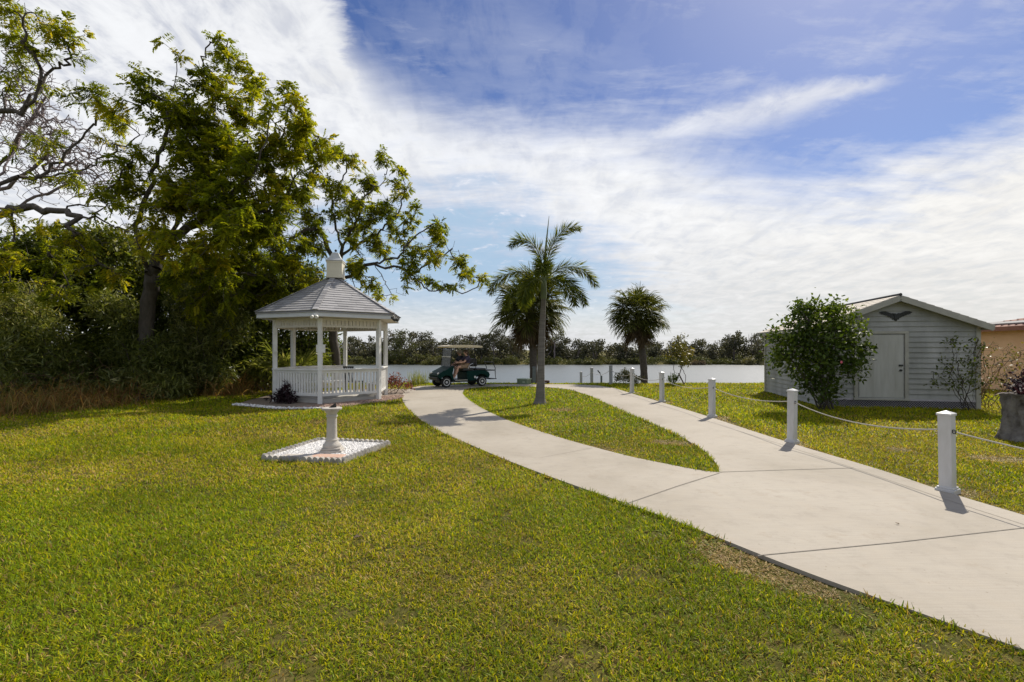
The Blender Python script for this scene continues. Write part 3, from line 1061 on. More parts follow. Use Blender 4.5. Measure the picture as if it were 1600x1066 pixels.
def build_grass():
    zones = [(1.7, 3.4, 8000, .033, .0060), (3.4, 5.5, 6200, .036, .0070), (5.5, 9, 3200, .042, .0100), (9, 15, 1000, .056, .016), (15, 24.3, 420, .062, .026), (24.3, 29, 110, .08, .04)]
    px_, py_, hh, ww = [], [], [], []
    for y0, y1, dens, h, w in zones:
        half1 = 1.10 * y1 + 3.2
        n = int(2 * half1 * (y1 - y0) * dens)
        y = rs.uniform(y0, y1, n); x = rs.uniform(-half1, half1, n)
        k = np.abs(x) < 1.10 * y + 3.2
        x, y = x[k], y[k]
        px_.append(x); py_.append(y); hh.append(np.full(len(x), h)); ww.append(np.full(len(x), w))
    for lp in (outer, island):            # the fringe that leans over the slab edge
        P = np.array(lp); Q = np.roll(P, -1, 0)
        ln = np.hypot(*(Q - P).T); ok = (P[:, 1] > 1.5) & (P[:, 1] < 18)
        cnt = (ln * np.where(P[:, 1] < 7, 420, 200) * ok).astype(int)
        ix = np.repeat(np.arange(len(P)), cnt)
        t = rs.rand(len(ix))[:, None]
        pt = P[ix] * (1 - t) + Q[ix] * t
        nr = np.stack([(Q - P)[ix, 1], -(Q - P)[ix, 0]], -1); nr /= np.linalg.norm(nr, axis=1)[:, None] + 1e-9
        off = rs.choice((-1, 1), len(ix)) * (.004 + .03 * rs.rand(len(ix)))
        pt = pt + nr * off[:, None]
        px_.append(pt[:, 0]); py_.append(pt[:, 1]); hh.append(np.where(pt[:, 1] < 7, .045, .055)); ww.append(np.where(pt[:, 1] < 7, .008, .014))
    x, y, h, w = map(np.concatenate, (px_, py_, hh, ww))
    on = inside(outer, x, y) & ~inside(island, x, y)
    k = ~on
    k &= ~inside(gazebo_bed, x, y) & ~inside(dial_bed, x, y) & ~inside(shed_poly, x, y)
    dial_d = edge_dist(dial_bed, x, y)
    k &= dial_d > .045
    x, y, h, w = x[k], y[k], h[k], w[k]
    # bare and dead places: by the path edge, round the post feet
    de = np.minimum(edge_dist(outer, x, y), edge_dist(island, x, y))
    n1, n2, n3 = vnoise(x, y, 1.6, 1), vnoise(x + 7, y - 3, .42, 2), vnoise(x, y, 4.5, 3)
    n4 = vnoise(x - 11, y + 5, .16, 4)
    dead = np.zeros(len(x))
    pc = np.array(G(1190, 885)); u = np.array((.66, -.75)); u /= np.linalg.norm(u); v = np.array((-u[1], u[0]))
    lx, ly = (x - pc[0]) * u[0] + (y - pc[1]) * u[1], (x - pc[0]) * v[0] + (y - pc[1]) * v[1]
    dead = np.maximum(dead, np.clip(1.5 - np.hypot(lx / .50, ly / .25) - (n2 - .5) * .9, 0, 1))
    for p in POSTS:
        dead = np.maximum(dead, np.clip(1.4 - np.hypot(x - p[0], y - p[1]) / .33 - (n2 - .5), 0, 1) * .8)
    for (qx, qy, r_) in [G(880, 640) + (.5,), G(1050, 690) + (.35,), G(940, 703) + (.4,), G(520, 660) + (.5,), G(700, 664) + (.35,), G(1530, 712) + (.45,), G(1400, 700) + (.3,)]:
        dead = np.maximum(dead, np.clip(1.2 - np.hypot(x - qx, y - qy) / r_ - (n2 - .5) * 1.2, 0, 1) * .6)
    rightside = (x > 4.2) & (y < 16) & (de < .28)
    dead = np.maximum(dead, np.where(rightside, np.clip(.9 - de / .28 + (n1 - .6) * 1.6, 0, 1) * .8, 0))
    r0 = rs.rand(len(x))
    n5 = vnoise(x + 31, y + 17, .085, 6)
    k = (r0 > dead * .25) & ((n4 + .6 * n5 > .42) | (r0 > .8)) & ((dead < .3) | (de > .04))
    k &= np.hypot(x - 0.845, y - 14.6) > .22
    x, y, h, w, dead, n1, n2, n3, de, n4 = (q[k] for q in (x, y, h, w, dead, n1, n2, n3, de, n4))
    n = len(x)
    # colour of each blade
    lush = np.clip((n1 - .45) * 1.7 + (n2 - .5) * .8 + (n3 - .5) * 1.2 + .52, 0, 1)
    right = np.clip((x - 2.0) / 3, 0, 1) * np.clip((y - 5) / 4, 0, 1)
    isl = inside(island, x, y)
    lush = np.clip(lush + .25 * right + .2 * isl + .25 * (np.clip((x + .5) / 2.0, 0, 1) * (y < 6.5)), 0, 1)
    r1, r2 = rs.rand(n), rs.rand(n)
    green = np.array((.225, .295, .010)); yel = np.array((.43, .41, .012)); straw = np.array((.52, .38, .15)); brown = np.array((.30, .18, .075)); deep = np.array((.10, .17, .008))
    c = green[None] * np.ones((n, 1))
    c = np.where((r1 < .16)[:, None], deep, c)
    py = .20 + .42 * (1 - lush) + .25 * right
    c = np.where((r1 > 1 - py)[:, None], yel, c)
    ps = .025 + .22 * (1 - lush) ** 2 + .95 * dead
    c = np.where((r2 < ps)[:, None], straw, c)
    c = np.where((r2 > 1 - .05 - .35 * dead)[:, None], brown, c)
    c = c * (.70 + .5 * rs.rand(n, 1)) * (.82 + .36 * vnoise(x, y, .55, 9)[:, None]) * (.90 + .2 * n3[:, None])
    # shape
    az = rs.uniform(0, 2 * PI, n)
    tilt = np.abs(rs.normal(.85, .38, n)).clip(.1, 1.4)
    tilt = np.where(dead > .35, tilt.clip(1.0, 1.45) + .1, tilt)
    hgt = h * (.55 + .8 * rs.rand(n)) * (.75 + .5 * n1) * (1 - .5 * dead) * np.where((de < .07) & (dead < .3), 1.15, 1)
    dirv = np.stack([np.cos(az) * np.sin(tilt), np.sin(az) * np.sin(tilt), np.cos(tilt)], -1)
    dir2 = np.stack([np.cos(az) * np.sin(tilt + .3), np.sin(az) * np.sin(tilt + .3), np.cos(tilt + .3)], -1)
    tw = az + PI / 2 + rs.normal(0, .5, n)
    side = np.stack([np.cos(tw), np.sin(tw), np.zeros(n)], -1)
    base = np.stack([x, y, ground_z(x, y) + .002 + .012 * n1], -1)
    hw = (w * (.7 + .6 * rs.rand(n)) / 2)[:, None]
    mid = base + dirv * (hgt * .55)[:, None]
    tip = mid + dir2 * (hgt * .6)[:, None]
    v = np.stack([base - side * hw * .7, base + side * hw * .7, mid + side * hw, mid - side * hw, tip + side * hw * .25, tip - side * hw * .25], 1).reshape(-1, 3)
    i = np.arange(n)[:, None] * 6
    f = np.stack([i + np.array([[0, 1, 2, 3]]), i + np.array([[3, 2, 4, 5]])], 1).reshape(-1, 4)
    me = np_mesh('grass', v, f, color=np.repeat(c, 2, 0))
    tag(link_mesh('grass', me, M['grass']), 'short green and yellowish lawn grass around the path and beds', 'grass', kind='stuff')
    print('grass blades', n)


if GRASS: build_grass()


# ================================================================== gazebo
def hexpt(r_, k, z=0.0, a0=GAZ_A):
    a = R(a0 + 60 * k)
    return Vector((r_ * math.cos(a), r_ * math.sin(a), z))


def build_gazebo():
    g = empty('gazebo', (GAZ.x, GAZ.y, -.02))
    tag(g, 'white six sided gazebo with grey shingle roof and a small square cupola', 'gazebo')
    # floor slab
    mb = MB(); mb.prism([tuple(hexpt(1.74, k)[:2]) for k in range(6)], -.06, .13, 'XY')
    mb.build('floor', M['concrete_pad'], g, bevel=.015)
    for k in range(6):
        p = hexpt(GAZ_R, k)
        mb = MB(); mb.box((p.x, p.y, 1.27), (.125, .125, 2.68), R(GAZ_A + 60 * k))
        post = mb.build('post', M['white'], g, bevel=.008)
        if k in (3, 4):       # electrical boxes on the posts seen from the path
            mb = MB(); d = hexpt(1, k); t_ = Vector((-d.y, d.x, 0))
            q = p + t_ * (.10) + d * .02
            mb.box((q.x, q.y, 1.68), (.10, .09, .25), R(GAZ_A + 60 * k))
            q2 = p - t_ * (.085)
            if k == 4: mb.box((q2.x, q2.y, 1.68), (.07, .05, .24), R(GAZ_A + 60 * k))
            mb.build('outlet_box', M['white'], post, bevel=.006)
    sides = [(k, (k + 1) % 6) for k in range(6)]
    for k, k2 in sides:
        a, b = hexpt(GAZ_R, k), hexpt(GAZ_R, k2)
        d = (b - a).normalized(); L = (b - a).length
        nrm = Vector((d.y, -d.x, 0))
        # frieze of upright pickets under the eave
        mb = MB()
        for z, h in ((2.585, .06), (2.37, .06)):
            mb.bar(a + d * .06 + Vector((0, 0, z)), b - d * .06 + Vector((0, 0, z)), .05, h)
        npk = 15
        for i in range(npk):
            t = .06 + (L - .12) * (i + .5) / npk
            q = a + d * t
            mb.box((q.x, q.y, 2.48), (.098, .018, .17), math.atan2(d.y, d.x))
        mb.build('frieze', M['frieze'], g)
        if k == 0:
            continue          # the open side, towards the lake
        rl = MB()
        rl.bar(a + d * .05 + Vector((0, 0, .27)), b - d * .05 + Vector((0, 0, .27)), .05, .08)
        rl.bar(a + d * .05 + Vector((0, 0, .97)), b - d * .05 + Vector((0, 0, .97)), .05, .08)
        nb_ = 15
        for i in range(nb_):
            t = .10 + (L - .20) * (i + .5) / nb_
            q = a + d * t
            rl.box((q.x, q.y, .62), (.058, .035, .64), math.atan2(d.y, d.x))
        rail = rl.build('railing', M['white'], g)
        cp = MB(); cp.bar(a - d * .02 + nrm * .01 + Vector((0, 0, 1.035)), b + d * .02 + nrm * .01 + Vector((0, 0, 1.035)), .15, .042)
        cp.build('handrail', M['white'], rail, bevel=.006)
        if k in (1, 2, 5):
            continue
    # bench along the three far sides
    for k, k2 in ((1, 2), (2, 3), (5, 0)):
        a, b = hexpt(GAZ_R - .10, k), hexpt(GAZ_R - .10, k2)
        d = (b - a).normalized(); nrm = Vector((-d.y, d.x, 0))
        mb = MB()
        for i in range(3):
            o_ = nrm * (.06 + .13 * i)
            mb.bar(a + d * (.1 + .07 * i) + o_ + Vector((0, 0, .50)), b - d * (.1 + .07 * i) + o_ + Vector((0, 0, .50)), .115, .035)
        for t in (.25, .75):
            q = a + (b - a) * t + nrm * .30
            mb.box((q.x, q.y, .31), (.07, .07, .34), math.atan2(d.y, d.x))
        mb.build('bench', M['white'], g)
    # eaves: fascia boards and soffit
    RE = 2.36
    mb = MB()
    for k, k2 in sides:
        a, b = hexpt(RE, k), hexpt(RE, k2)
        mb.bar(a + Vector((0, 0, 2.705)), b + Vector((0, 0, 2.705)), .035, .15)
    mb.build('fascia', M['fascia'], g, bevel=.004)
    mb = MB()
    ring = [hexpt(RE - .02, k, 2.66) for k in range(6)] + [hexpt(GAZ_R - .12, k, 2.63) for k in range(6)]
    mb.add(ring, [(k, (k + 1) % 6, 6 + (k + 1) % 6, 6 + k) for k in range(6)])
    mb.build('soffit', M['frieze'], g)
    # roof: a solid deck with courses of shingles laid on it
    zb, zt, rt = 2.80, 4.06, .20
    RS = RE + .05
    deck = MB()
    vs = [hexpt(RS, k, zb - .02) for k in range(6)] + [hexpt(rt, k, zt - .02) for k in range(6)] + [hexpt(RS, k, zb - .05) for k in range(6)] + [hexpt(.1, k, zt - .14) for k in range(6)]
    fs = []
    for k in range(6):
        k2 = (k + 1) % 6
        fs += [(k, k2, 6 + k2, 6 + k), (12 + k, 12 + k2, k2, k), (12 + k2, 12 + k, 18 + k, 18 + k2)]
    deck.add(vs, fs + [(6, 7, 8, 9, 10, 11)])
    roof = deck.build('roof', M['shingle'], g, rnd=True)
    sh = MB()
    nc = 15
    for k, k2 in sides:
        for c in range(nc):
            t0, t1 = c / nc, (c + 1.22) / nc
            t1 = min(t1, 1)
            r0, r1 = RS + (rt - RS) * t0, RS + (rt - RS) * t1
            z0, z1 = zb + (zt - zb) * t0, zb + (zt - zb) * t1
            a0, b0, a1, b1 = hexpt(r0, k, z0), hexpt(r0, k2, z0), hexpt(r1, k, z1), hexpt(r1, k2, z1)
            n_ = (b0 - a0).cross(a1 - a0).normalized()
            if n_.z < 0: n_ = -n_
            cnt = max(2, int((b0 - a0).length / .30))
            cuts = [0] + sorted(min(.98, max(.02, (i + rs.uniform(-.12, .12) + .5 * (c % 2)) / cnt)) for i in range(1, cnt)) + [1]
            for i in range(len(cuts) - 1):
                u0, u1 = cuts[i], cuts[i + 1]
                if u1 - u0 < .01: continue
                lift = .026 + rs.uniform(0, .006)
                q = [a0.lerp(b0, u0) + n_ * lift, a0.lerp(b0, u1) + n_ * lift, a1.lerp(b1, u1) + n_ * .008, a1.lerp(b1, u0) + n_ * .008, a0.lerp(b0, u0), a0.lerp(b0, u1)]
                sh.add(q, [(0, 1, 2, 3), (4, 5, 1, 0)], r=rs.uniform(.25, .75))
        # hip cap
        e0, e1 = hexpt(RS + .02, k, zb + .025), hexpt(rt, k, zt + .02)
        m_ = 13
        for i in range(m_):
            sh.bar(e0.lerp(e1, i / m_) + Vector((0, 0, .012)), e0.lerp(e1, (i + 1.05) / m_), .16, .016)
    sh.build('shingles', M['shingle'], roof, rnd=True)
    # cupola
    ca = R(8)
    cx, cy = .06, 0
    mb = MB()
    mb.box((cx, cy, 4.36), (.50, .50, .56), ca)
    for z in (4.10, 4.62):
        mb.box((cx, cy, z), (.535, .535, .05), ca)
    cup = mb.build('cupola', M['cream'], g, bevel=.006)
    mb = MB(); mb.box((cx, cy, 4.06), (.30, .30, .10), ca); mb.build('cupola_base', M['dark_metal'], cup)
    mb = MB()
    prof = [(.345, 4.65), (.34, 4.67), (.24, 4.75), (.16, 4.86), (.12, 4.95), (.03, 4.97)]
    vs, fs = [], []
    for r_, z in prof:
        for j in range(4):
            a = ca + PI / 4 + j * PI / 2
            vs.append((cx + r_ * 1.16 * math.cos(a), cy + r_ * 1.16 * math.sin(a), z))
    for i in range(len(prof) - 1):
        for j in range(4):
            fs.append((i * 4 + j, i * 4 + (j + 1) % 4, (i + 1) * 4 + (j + 1) % 4, (i + 1) * 4 + j))
    fs += [(3, 2, 1, 0), tuple((len(prof) - 1) * 4 + j for j in range(4))]
    mb.add(vs, fs)
    mb.build('cupola_roof', M['fascia'], cup)
    mb = MB(); mb.ball((cx, cy, 5.03), .045); mb.build('finial', M['dark_metal'], cup, smooth=True)
    # twin flood lamps on the two near corners of the eave
    for k in (4, 5):
        p = hexpt(RE + .03, k, 2.66)
        d = hexpt(1, k); t_ = Vector((-d.y, d.x, 0))
        mb = MB(); mb.box((p.x, p.y, p.z + .02), (.07, .07, .07), R(GAZ_A + 60 * k))
        fl = mb.build('flood_lamp', M['white'] if k == 4 else M['dark_metal'], g)
        mb = MB()
        for s_ in (-1, 1):
            q = p + d * .05 + t_ * s_ * .065 + Vector((0, 0, -.02))
            mb.tube([q, q + d * .05 + Vector((0, 0, -.02)), q + d * .11 + Vector((0, 0, -.05))], [.025, .045, .05], 10)
        mb.build('lamp_head', M['white'] if k == 4 else M['dark_metal'], fl, smooth=True)
    return g


build_gazebo()

# the dark slatted chair seen over the railing
ch = empty('patio_chair', (GAZ.x + .62, GAZ.y + .25, .11), R(65))
tag(ch, 'dark slatted chair standing inside the white gazebo', 'chair')
mb = MB(); mb.box((0, 0, .42), (.46, .46, .04)); mb.build('seat', M['dark_metal'], ch, bevel=.008)
mb = MB()
for i in range(5): mb.bar((-.22, -.19 + .095 * i, .45), (-.30, -.19 + .095 * i, .92), .05, .018)
mb.bar((-.30, -.23, .93), (-.30, .23, .93), .03, .05)
mb.build('backrest', M['dark_metal'], ch)
for sx in (-.2, .2):
    for sy in (-.2, .2):
        mb = MB(); mb.box((sx, sy, .21), (.04, .04, .42)); mb.build('leg', M['dark_metal'], ch)

# ================================================================== sundial and its edging
sx, sy = -2.86, 7.62
sd_ = empty('sundial', (sx, sy, .0), R(12))
tag(sd_, 'pale cast pedestal sundial with a round dial on a flared shaft', 'sundial')
mb = MB(); mb.box((0, 0, .02), (.33, .33, .06)); mb.box((0, 0, .065), (.29, .29, .03)); mb.build('plinth', M['cement'], sd_, bevel=.01)
mb = MB(); mb.lathe([(.135, .08), (.14, .10), (.135, .125), (.115, .145), (.10, .17), (.092, .19), (.10, .20), (.088, .215), (.080, .24), (.074, .55), (.088, .565), (.088, .58), (.076, .595), (.082, .62), (.105, .655), (.112, .67)], 28)
mb.build('shaft', M['cement'], sd_, smooth=True)
mb = MB(); mb.lathe([(.125, .67), (.15, .675), (.155, .695), (.15, .705), (.02, .707)], 32); mb.build('dial', M['cement'], sd_, smooth=True)
mb = MB(); mb.prism([(-.05, .706), (.07, .706), (.06, .79), (.045, .77)], -.004, .004, 'XZ'); mb.build('gnomon', M['dark_metal'], sd_)


def edging(p, q, n, label):
    """one straight block of scalloped edging from p to q with n round humps"""
    p, q = np.array(p), np.array(q)
    d = q - p; L = np.hypot(*d); ang = math.atan2(d[1], d[0])
    o = MB()
    w = L / n
    pts = [(-L / 2 + .001, -.06)]
    prof = []
    for i in range(n):
        c = -L / 2 + w * (i + .5)
        for a in np.linspace(PI * .97, PI * .03, 9):
            prof.append((c + math.cos(a) * w * .5, -.005 + math.sin(a) * w * .62))
    poly = [(-L / 2 + .002, -.06)] + prof + [(L / 2 - .002, -.06)]
    o.prism(poly[::-1], -.028, .028, 'XZ')
    ob = o.build('edging_block', M['scallop'], None, bevel=.004)
    ob.location = (*((p + q) / 2), 0)
    ob.rotation_euler = (0, 0, ang)
    tag(ob, label, 'edging block', 'scalloped edging blocks round the sundial bed')


def split(a, b, names):
    k = len(names)
    for i, nm in enumerate(names):
        edging(a + (b - a) * (i / k) + (b - a) * .002, a + (b - a) * ((i + 1) / k) - (b - a) * .002, 7, nm)


split(BL, BN, ['scalloped cement edging at the outer left end of the front row', 'scalloped cement edging at the front row end nearest the path'])
split(BN, BR, ['scalloped cement edging on the path side, the front half', 'scalloped cement edging on the path side, the half nearer the gazebo'])
split(BB, BR, ['scalloped cement edging behind the pedestal, the half away from the path', 'scalloped cement edging behind the pedestal, the half beside the path'])
split(BL, BB, ['scalloped cement edging on the tree side, the front half', 'scalloped cement edging on the tree side, the half nearer the gazebo'])
mb = MB(); mb.box((0, 0, 0), (.52, .22, .03)); fl = mb.build('paver', M['flag_red'], None, bevel=.006)
fl.location = (-2.80, 7.25, .012); fl.rotation_euler = (0, 0, R(-4)); tag(fl, 'flat terracotta paver lying in the white chips before the sundial', 'paver')
mb = MB(); mb.box((0, 0, 0), (.46, .18, .03)); fl = mb.build('paver', M['cement'], None, bevel=.006)
fl.location = (-3.24, 7.27, .014); fl.rotation_euler = (0, 0, R(-2)); tag(fl, 'flat grey paver lying in the white chips by the front edging', 'paver')

# ================================================================== fence: posts, rope


def fence_post(x, y, zb, h, w, label, hook=True, rz=R(28)):
    pm_ = 'post_white' if y < 20 else 'post_shaded'
    o = empty('fence_post', (x, y, zb), rz)
    o.rotation_euler = (rs.uniform(-.012, .012), rs.uniform(-.016, .010), rz)
    tag(o, label, 'fence post', 'white posts along the path')
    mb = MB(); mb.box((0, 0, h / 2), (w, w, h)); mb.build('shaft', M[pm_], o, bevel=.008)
    mb = MB()
    c = w / 2 + .008
    mb.add([(-c, -c, h - .012), (c, -c, h - .012), (c, c, h - .012), (-c, c, h - .012), (-c, -c, h + .012), (c, -c, h + .012), (c, c, h + .012), (-c, c, h + .012), (0, 0, h + .045)],
           [(3, 2, 1, 0), (0, 1, 5, 4), (1, 2, 6, 5), (2, 3, 7, 6), (3, 0, 4, 7), (4, 5, 8), (5, 6, 8), (6, 7, 8), (7, 4, 8)])
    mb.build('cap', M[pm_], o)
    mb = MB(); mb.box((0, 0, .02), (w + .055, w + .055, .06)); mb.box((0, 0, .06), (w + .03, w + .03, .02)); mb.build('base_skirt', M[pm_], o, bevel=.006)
    if hook:
        m_ = Matrix.Rotation(-rz, 3, 'Z')
        for s_ in (-1, 1):
            mb = MB()
            p = m_ @ Vector((0, s_ * (w * .5 + .03), 0))
            a = [p + m_ @ Vector((0, .022 * math.cos(t), .022 * math.sin(t))) + Vector((0, 0, h * .79)) for t in np.linspace(0, 2 * PI, 11)]
            mb.tube(a, .005, 6)
            mb.build('eye_hook', M['dark_metal'], o)
    return o


PX = [(5.12, 2.7, -.02, .94, .125), (5.02, 5.53, -.02, .90, .125), (4.93, 8.45, -.02, .92, .12), (4.86, 11.66, -.02, .92, .12), (4.72, 15.1, -.03, .93, .115), (4.52, 18.1, -.03, .94, .115), (4.72, 22.9, -.06, .92, .12), (4.72, 28.4, -.55, 1.1, .13), (4.72, 32.8, -.95, 1.05, .13)]
LB = [None, 'nearest white post in view, beside the forked joint of the path', 'white post whose rope sags before the shed and the glossy bush', 'white post before the clear lawn, third back from the near corner',
      'white post right of the sapling and its leaning stake', 'white post standing just before the flowering bush by the palm', 'white post with its foot hidden behind the path crest, left of the bush', 'post in shaded grey beyond the crest, second from the far end', 'farthest and smallest grey post above the lake']
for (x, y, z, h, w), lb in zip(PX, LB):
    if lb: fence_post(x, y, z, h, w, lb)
nxt = fence_post(*PX[0], 'white post just past the frame edge that ends the rope')
rp = MB()
sags = [.07, .13, .10, .12, .12, .16, .2, .16]
for i in range(len(PX) - 1):
    a = Vector((PX[i][0], PX[i][1] + .085, PX[i][2] + PX[i][3] * .79)); b = Vector((PX[i + 1][0], PX[i + 1][1] - .085, PX[i + 1][2] + PX[i + 1][3] * .79))
    pts = [a.lerp(b, t) - Vector((0, 0, sags[i] * 4 * t * (1 - t))) for t in np.linspace(0, 1, 15)]
    rp.tube(pts, .0085, 7)
    if i + 1 < len(PX) - 1:
        c = Vector((PX[i + 1][0], PX[i + 1][1] + .085, PX[i + 1][2] + PX[i + 1][3] * .79))
        rp.tube([b, b.lerp(c, .5), c], .0085, 7)
tag(rp.build('fence_rope', M['rope'], None, smooth=True), 'thin pale rope strung from post to post beside the path', 'rope')

lp = empty('lamp_post', W(939.6, 0, 25.25).xy.to_3d() + Vector((0, 0, -.25)))
tag(lp, 'short grey post topped by a small tilted solar lamp', 'lamp post')
mb = MB(); mb.box((0, 0, .26), (.09, .09, .52)); mb.build('shaft', M['grey_pile'], lp, bevel=.005)
mb = MB(); mb.bar((-.02, 0, .5), (-.07, 0, .66), .02); mb.box((-.13, 0, .72), (.2, .12, .05), mat=Matrix.Rotation(R(50), 3, 'Y')); mb.build('lamp_head', M['solar'], lp)

# ================================================================== shed


def clapboards(mb, width, base, top_fn, course=.148, cut=None):
    """lap siding on a wall from x=0..width (outside is -y): every course a tilted board with a lip"""
    z = base
    while True:
        lo, hi = z, z + course
        seg0 = top_fn(lo); seg1 = top_fn(hi)
        if seg0 is None: break
        if seg1 is None:
            seg1 = ((seg0[0] + seg0[1]) / 2 - .01, (seg0[0] + seg0[1]) / 2 + .01)
        vs = [(seg0[0], -.034, lo), (seg0[1], -.034, lo), (seg1[1], -.003, hi), (seg1[0], -.003, hi), (seg0[0], 0, lo), (seg0[1], 0, lo)]
        mb.add(vs, [(0, 1, 2, 3), (4, 5, 1, 0)])
        z = hi
        if top_fn(hi) is None: break
    return mb


def build_shed():
    Wd, Ln = 4.0, 4.9
    FL = SHED_FR + SH_F * Wd
    s = empty('shed', (FL.x, FL.y, -.04), math.atan2(-SH_F.y, -SH_F.x))    # local x along the front to the right, y back
    tag(s, 'weathered white gabled shed with lap siding and a plain double door', 'shed')
    z0, he, ha = .26, 2.34, 3.12

    def gable(z):
        if z >= ha: return None
        if z <= he: return (.0, Wd)
        t = (z - he) / (ha - he)
        return (Wd / 2 * t, Wd - Wd / 2 * t)

    def wall(mat3, off, width, fn, zb=z0):
        mb = MB(); clapboards(mb, width, zb, fn)
        vs = [tuple(mat3 @ Vector(v) + Vector(off)) for v in mb.v]
        m2 = MB(); m2.add(vs, mb.f)
        return m2
    I = Matrix.Identity(3)
    core = MB()
    pl = [(.03, z0), (Wd - .03, z0), (Wd - .03, he), (Wd / 2, ha - .03), (.03, he)]
    core.prism(pl, .02, Ln - .02, 'XZ')
    core.build('wall_core', M['shed_wall'], s)
    fw = wall(I, (0, 0, 0), Wd, gable).build('wall', M['shed_wall'], s)
    rot = lambda a: Matrix.Rotation(a, 3, 'Z')
    wall(rot(PI), (Wd, Ln, 0), Wd, gable).build('wall', M['shed_wall'], s)
    flat = lambda wd: (lambda z: (0, wd) if z < he - .1 else None)
    wall(rot(-PI / 2), (0, Ln, 0), Ln, flat(Ln), .03).build('wall', M['shed_wall'], s)
    wall(rot(PI / 2), (Wd, 0, 0), Ln, flat(Ln), .03).build('wall', M['shed_wall'], s)
    for x, y in ((0, 0), (Wd, 0), (0, Ln), (Wd, Ln)):
        mb = MB()
        mb.box((x, y, (.03 + he) / 2 - .05), (.11, .11, he - .03 - .06))
        mb.build('corner_board', M['shed_trim'], s)
    # skirt of crossed lattice below the front
    mb = MB()
    n = 60
    for i in range(n):
        x = .06 + (Wd - .12) * i / n
        mb.bar((x, -.016, .0), (x + .22 if x + .22 < Wd else Wd, -.016, .22 if x + .22 < Wd else Wd - x), .016, .006)
        mb.bar((x, -.024, .22), (x + .22 if x + .22 < Wd else Wd, -.024, .0 if x + .22 < Wd else .22 - (Wd - x)), .016, .006)
    mb.bar((0, -.02, .235), (Wd, -.02, .235), .03, .05)
    mb.bar((0, -.02, .012), (Wd, -.02, .012), .03, .03)
    mb.build('lattice_skirt', M['lattice'], s)
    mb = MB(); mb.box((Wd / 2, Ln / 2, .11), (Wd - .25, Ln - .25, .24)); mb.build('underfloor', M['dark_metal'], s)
    # door
    dx0, dx1, dz0, dz1 = 1.02, 2.24, .27, 2.12
    mb = MB()
    mb.box(((dx0 + dx1) / 2, -.03, (dz0 + dz1) / 2), (dx1 - dx0 - .10, .03, dz1 - dz0 - .06))
    for i in range(1, 6):
        x = dx0 + .05 + (dx1 - dx0 - .1) * i / 6
        mb.box((x, -.046, (dz0 + dz1) / 2), (.012, .006, dz1 - dz0 - .08))
    dr = mb.build('door', M['shed_door'], s, bevel=.004)
    mb = MB()
    mb.box((dx0 - .03, -.04, (dz0 + dz1) / 2), (.10, .045, dz1 - dz0 + .02)); mb.box((dx1 + .03, -.04, (dz0 + dz1) / 2), (.10, .045, dz1 - dz0 + .02))
    mb.box(((dx0 + dx1) / 2, -.042, dz1 + .045), (dx1 - dx0 + .16, .05, .08)); mb.box(((dx0 + dx1) / 2, -.05, dz0 - .03), (dx1 - dx0 + .2, .08, .05))
    mb.build('door_frame', M['shed_trim'], s, bevel=.004)
    mb = MB()
    mb.box((dx1 - .12, -.06, 1.22), (.10, .03, .05)); mb.build('latch', M['dark_metal'], dr)
    mb = MB(); mb.tube([(dx1 - .13, -.055, 1.08), (dx1 - .13, -.10, 1.08)], .03, 12); mb.build('door_knob', M['dark_metal'], dr)
    # roof: two slabs, rake and eave trim, ridge cap
    ov, oe = .26, .22
    slope = (ha - he) / (Wd / 2)
    th = .05
    for sgn in (-1, 1):
        xe = Wd / 2 + sgn * (Wd / 2 + oe); ze = he - oe * slope + .03
        zr = ha + .03
        mb = MB()
        pts = [(Wd / 2 + sgn * .004, zr), (xe, ze), (xe, ze + th), (Wd / 2 + sgn * .004, zr + th)]
        mb.prism(pts, -ov, Ln + ov, 'XZ')
        nC = 11
        for c in range(nC):           # shingle courses
            t0, t1 = c / nC, min(1, (c + 1.1) / nC)
            xa, za, xb, zb_ = xe + (Wd / 2 - xe) * t0, ze + (zr - ze) * t0, xe + (Wd / 2 - xe) * t1, ze + (zr - ze) * t1
            u = Vector((xb - xa, zb_ - za)).normalized(); nn = Vector((-u.y, u.x)) * (1 if -u.y * 0 + u.x > 0 else -1)
            if nn.y < 0: nn = -nn
            for (o1, o2) in ((th + .016, th + .004),):
                q = [(xa + nn.x * o1, za + nn.y * o1), (xb + nn.x * o2, zb_ + nn.y * o2), (xb + nn.x * .03, zb_ + nn.y * .03), (xa + nn.x * .03, za + nn.y * .03)]
                mb.prism(q, -ov - .012, Ln + ov + .012, 'XZ')
        rf = mb.build('roof', M['shed_roof'], s)
        # rake boards front and back
        for yy in (-ov - .016, Ln + ov + .016):
            mb = MB()
            a = Vector((Wd / 2, yy, zr - .035)); b = Vector((xe - sgn * .01, yy, ze - .035))
            mb.bar(a, b, .03, .145, up=(0, 0, 1))
            mb.build('rake_board', M['shed_trim'], rf)
        mb = MB(); mb.bar((xe + sgn * .014, -ov, ze - .01), (xe + sgn * .014, Ln + ov, ze - .01), .03, .12); mb.build('eave_board', M['shed_trim'], rf)
        # soffit under the front overhang
        mb = MB(); mb.prism([(Wd / 2, zr - .03), (xe, ze - .03), (xe, ze - .015), (Wd / 2, zr - .015)], -ov + .005, -.03, 'XZ'); mb.build('soffit', M['shed_trim'], rf)
    mb = MB(); mb.tube([(Wd / 2, -ov - .02, ha + .10), (Wd / 2, Ln + ov + .02, ha + .10)], .045, 8); mb.build('ridge_cap', M['dark_metal'], s)
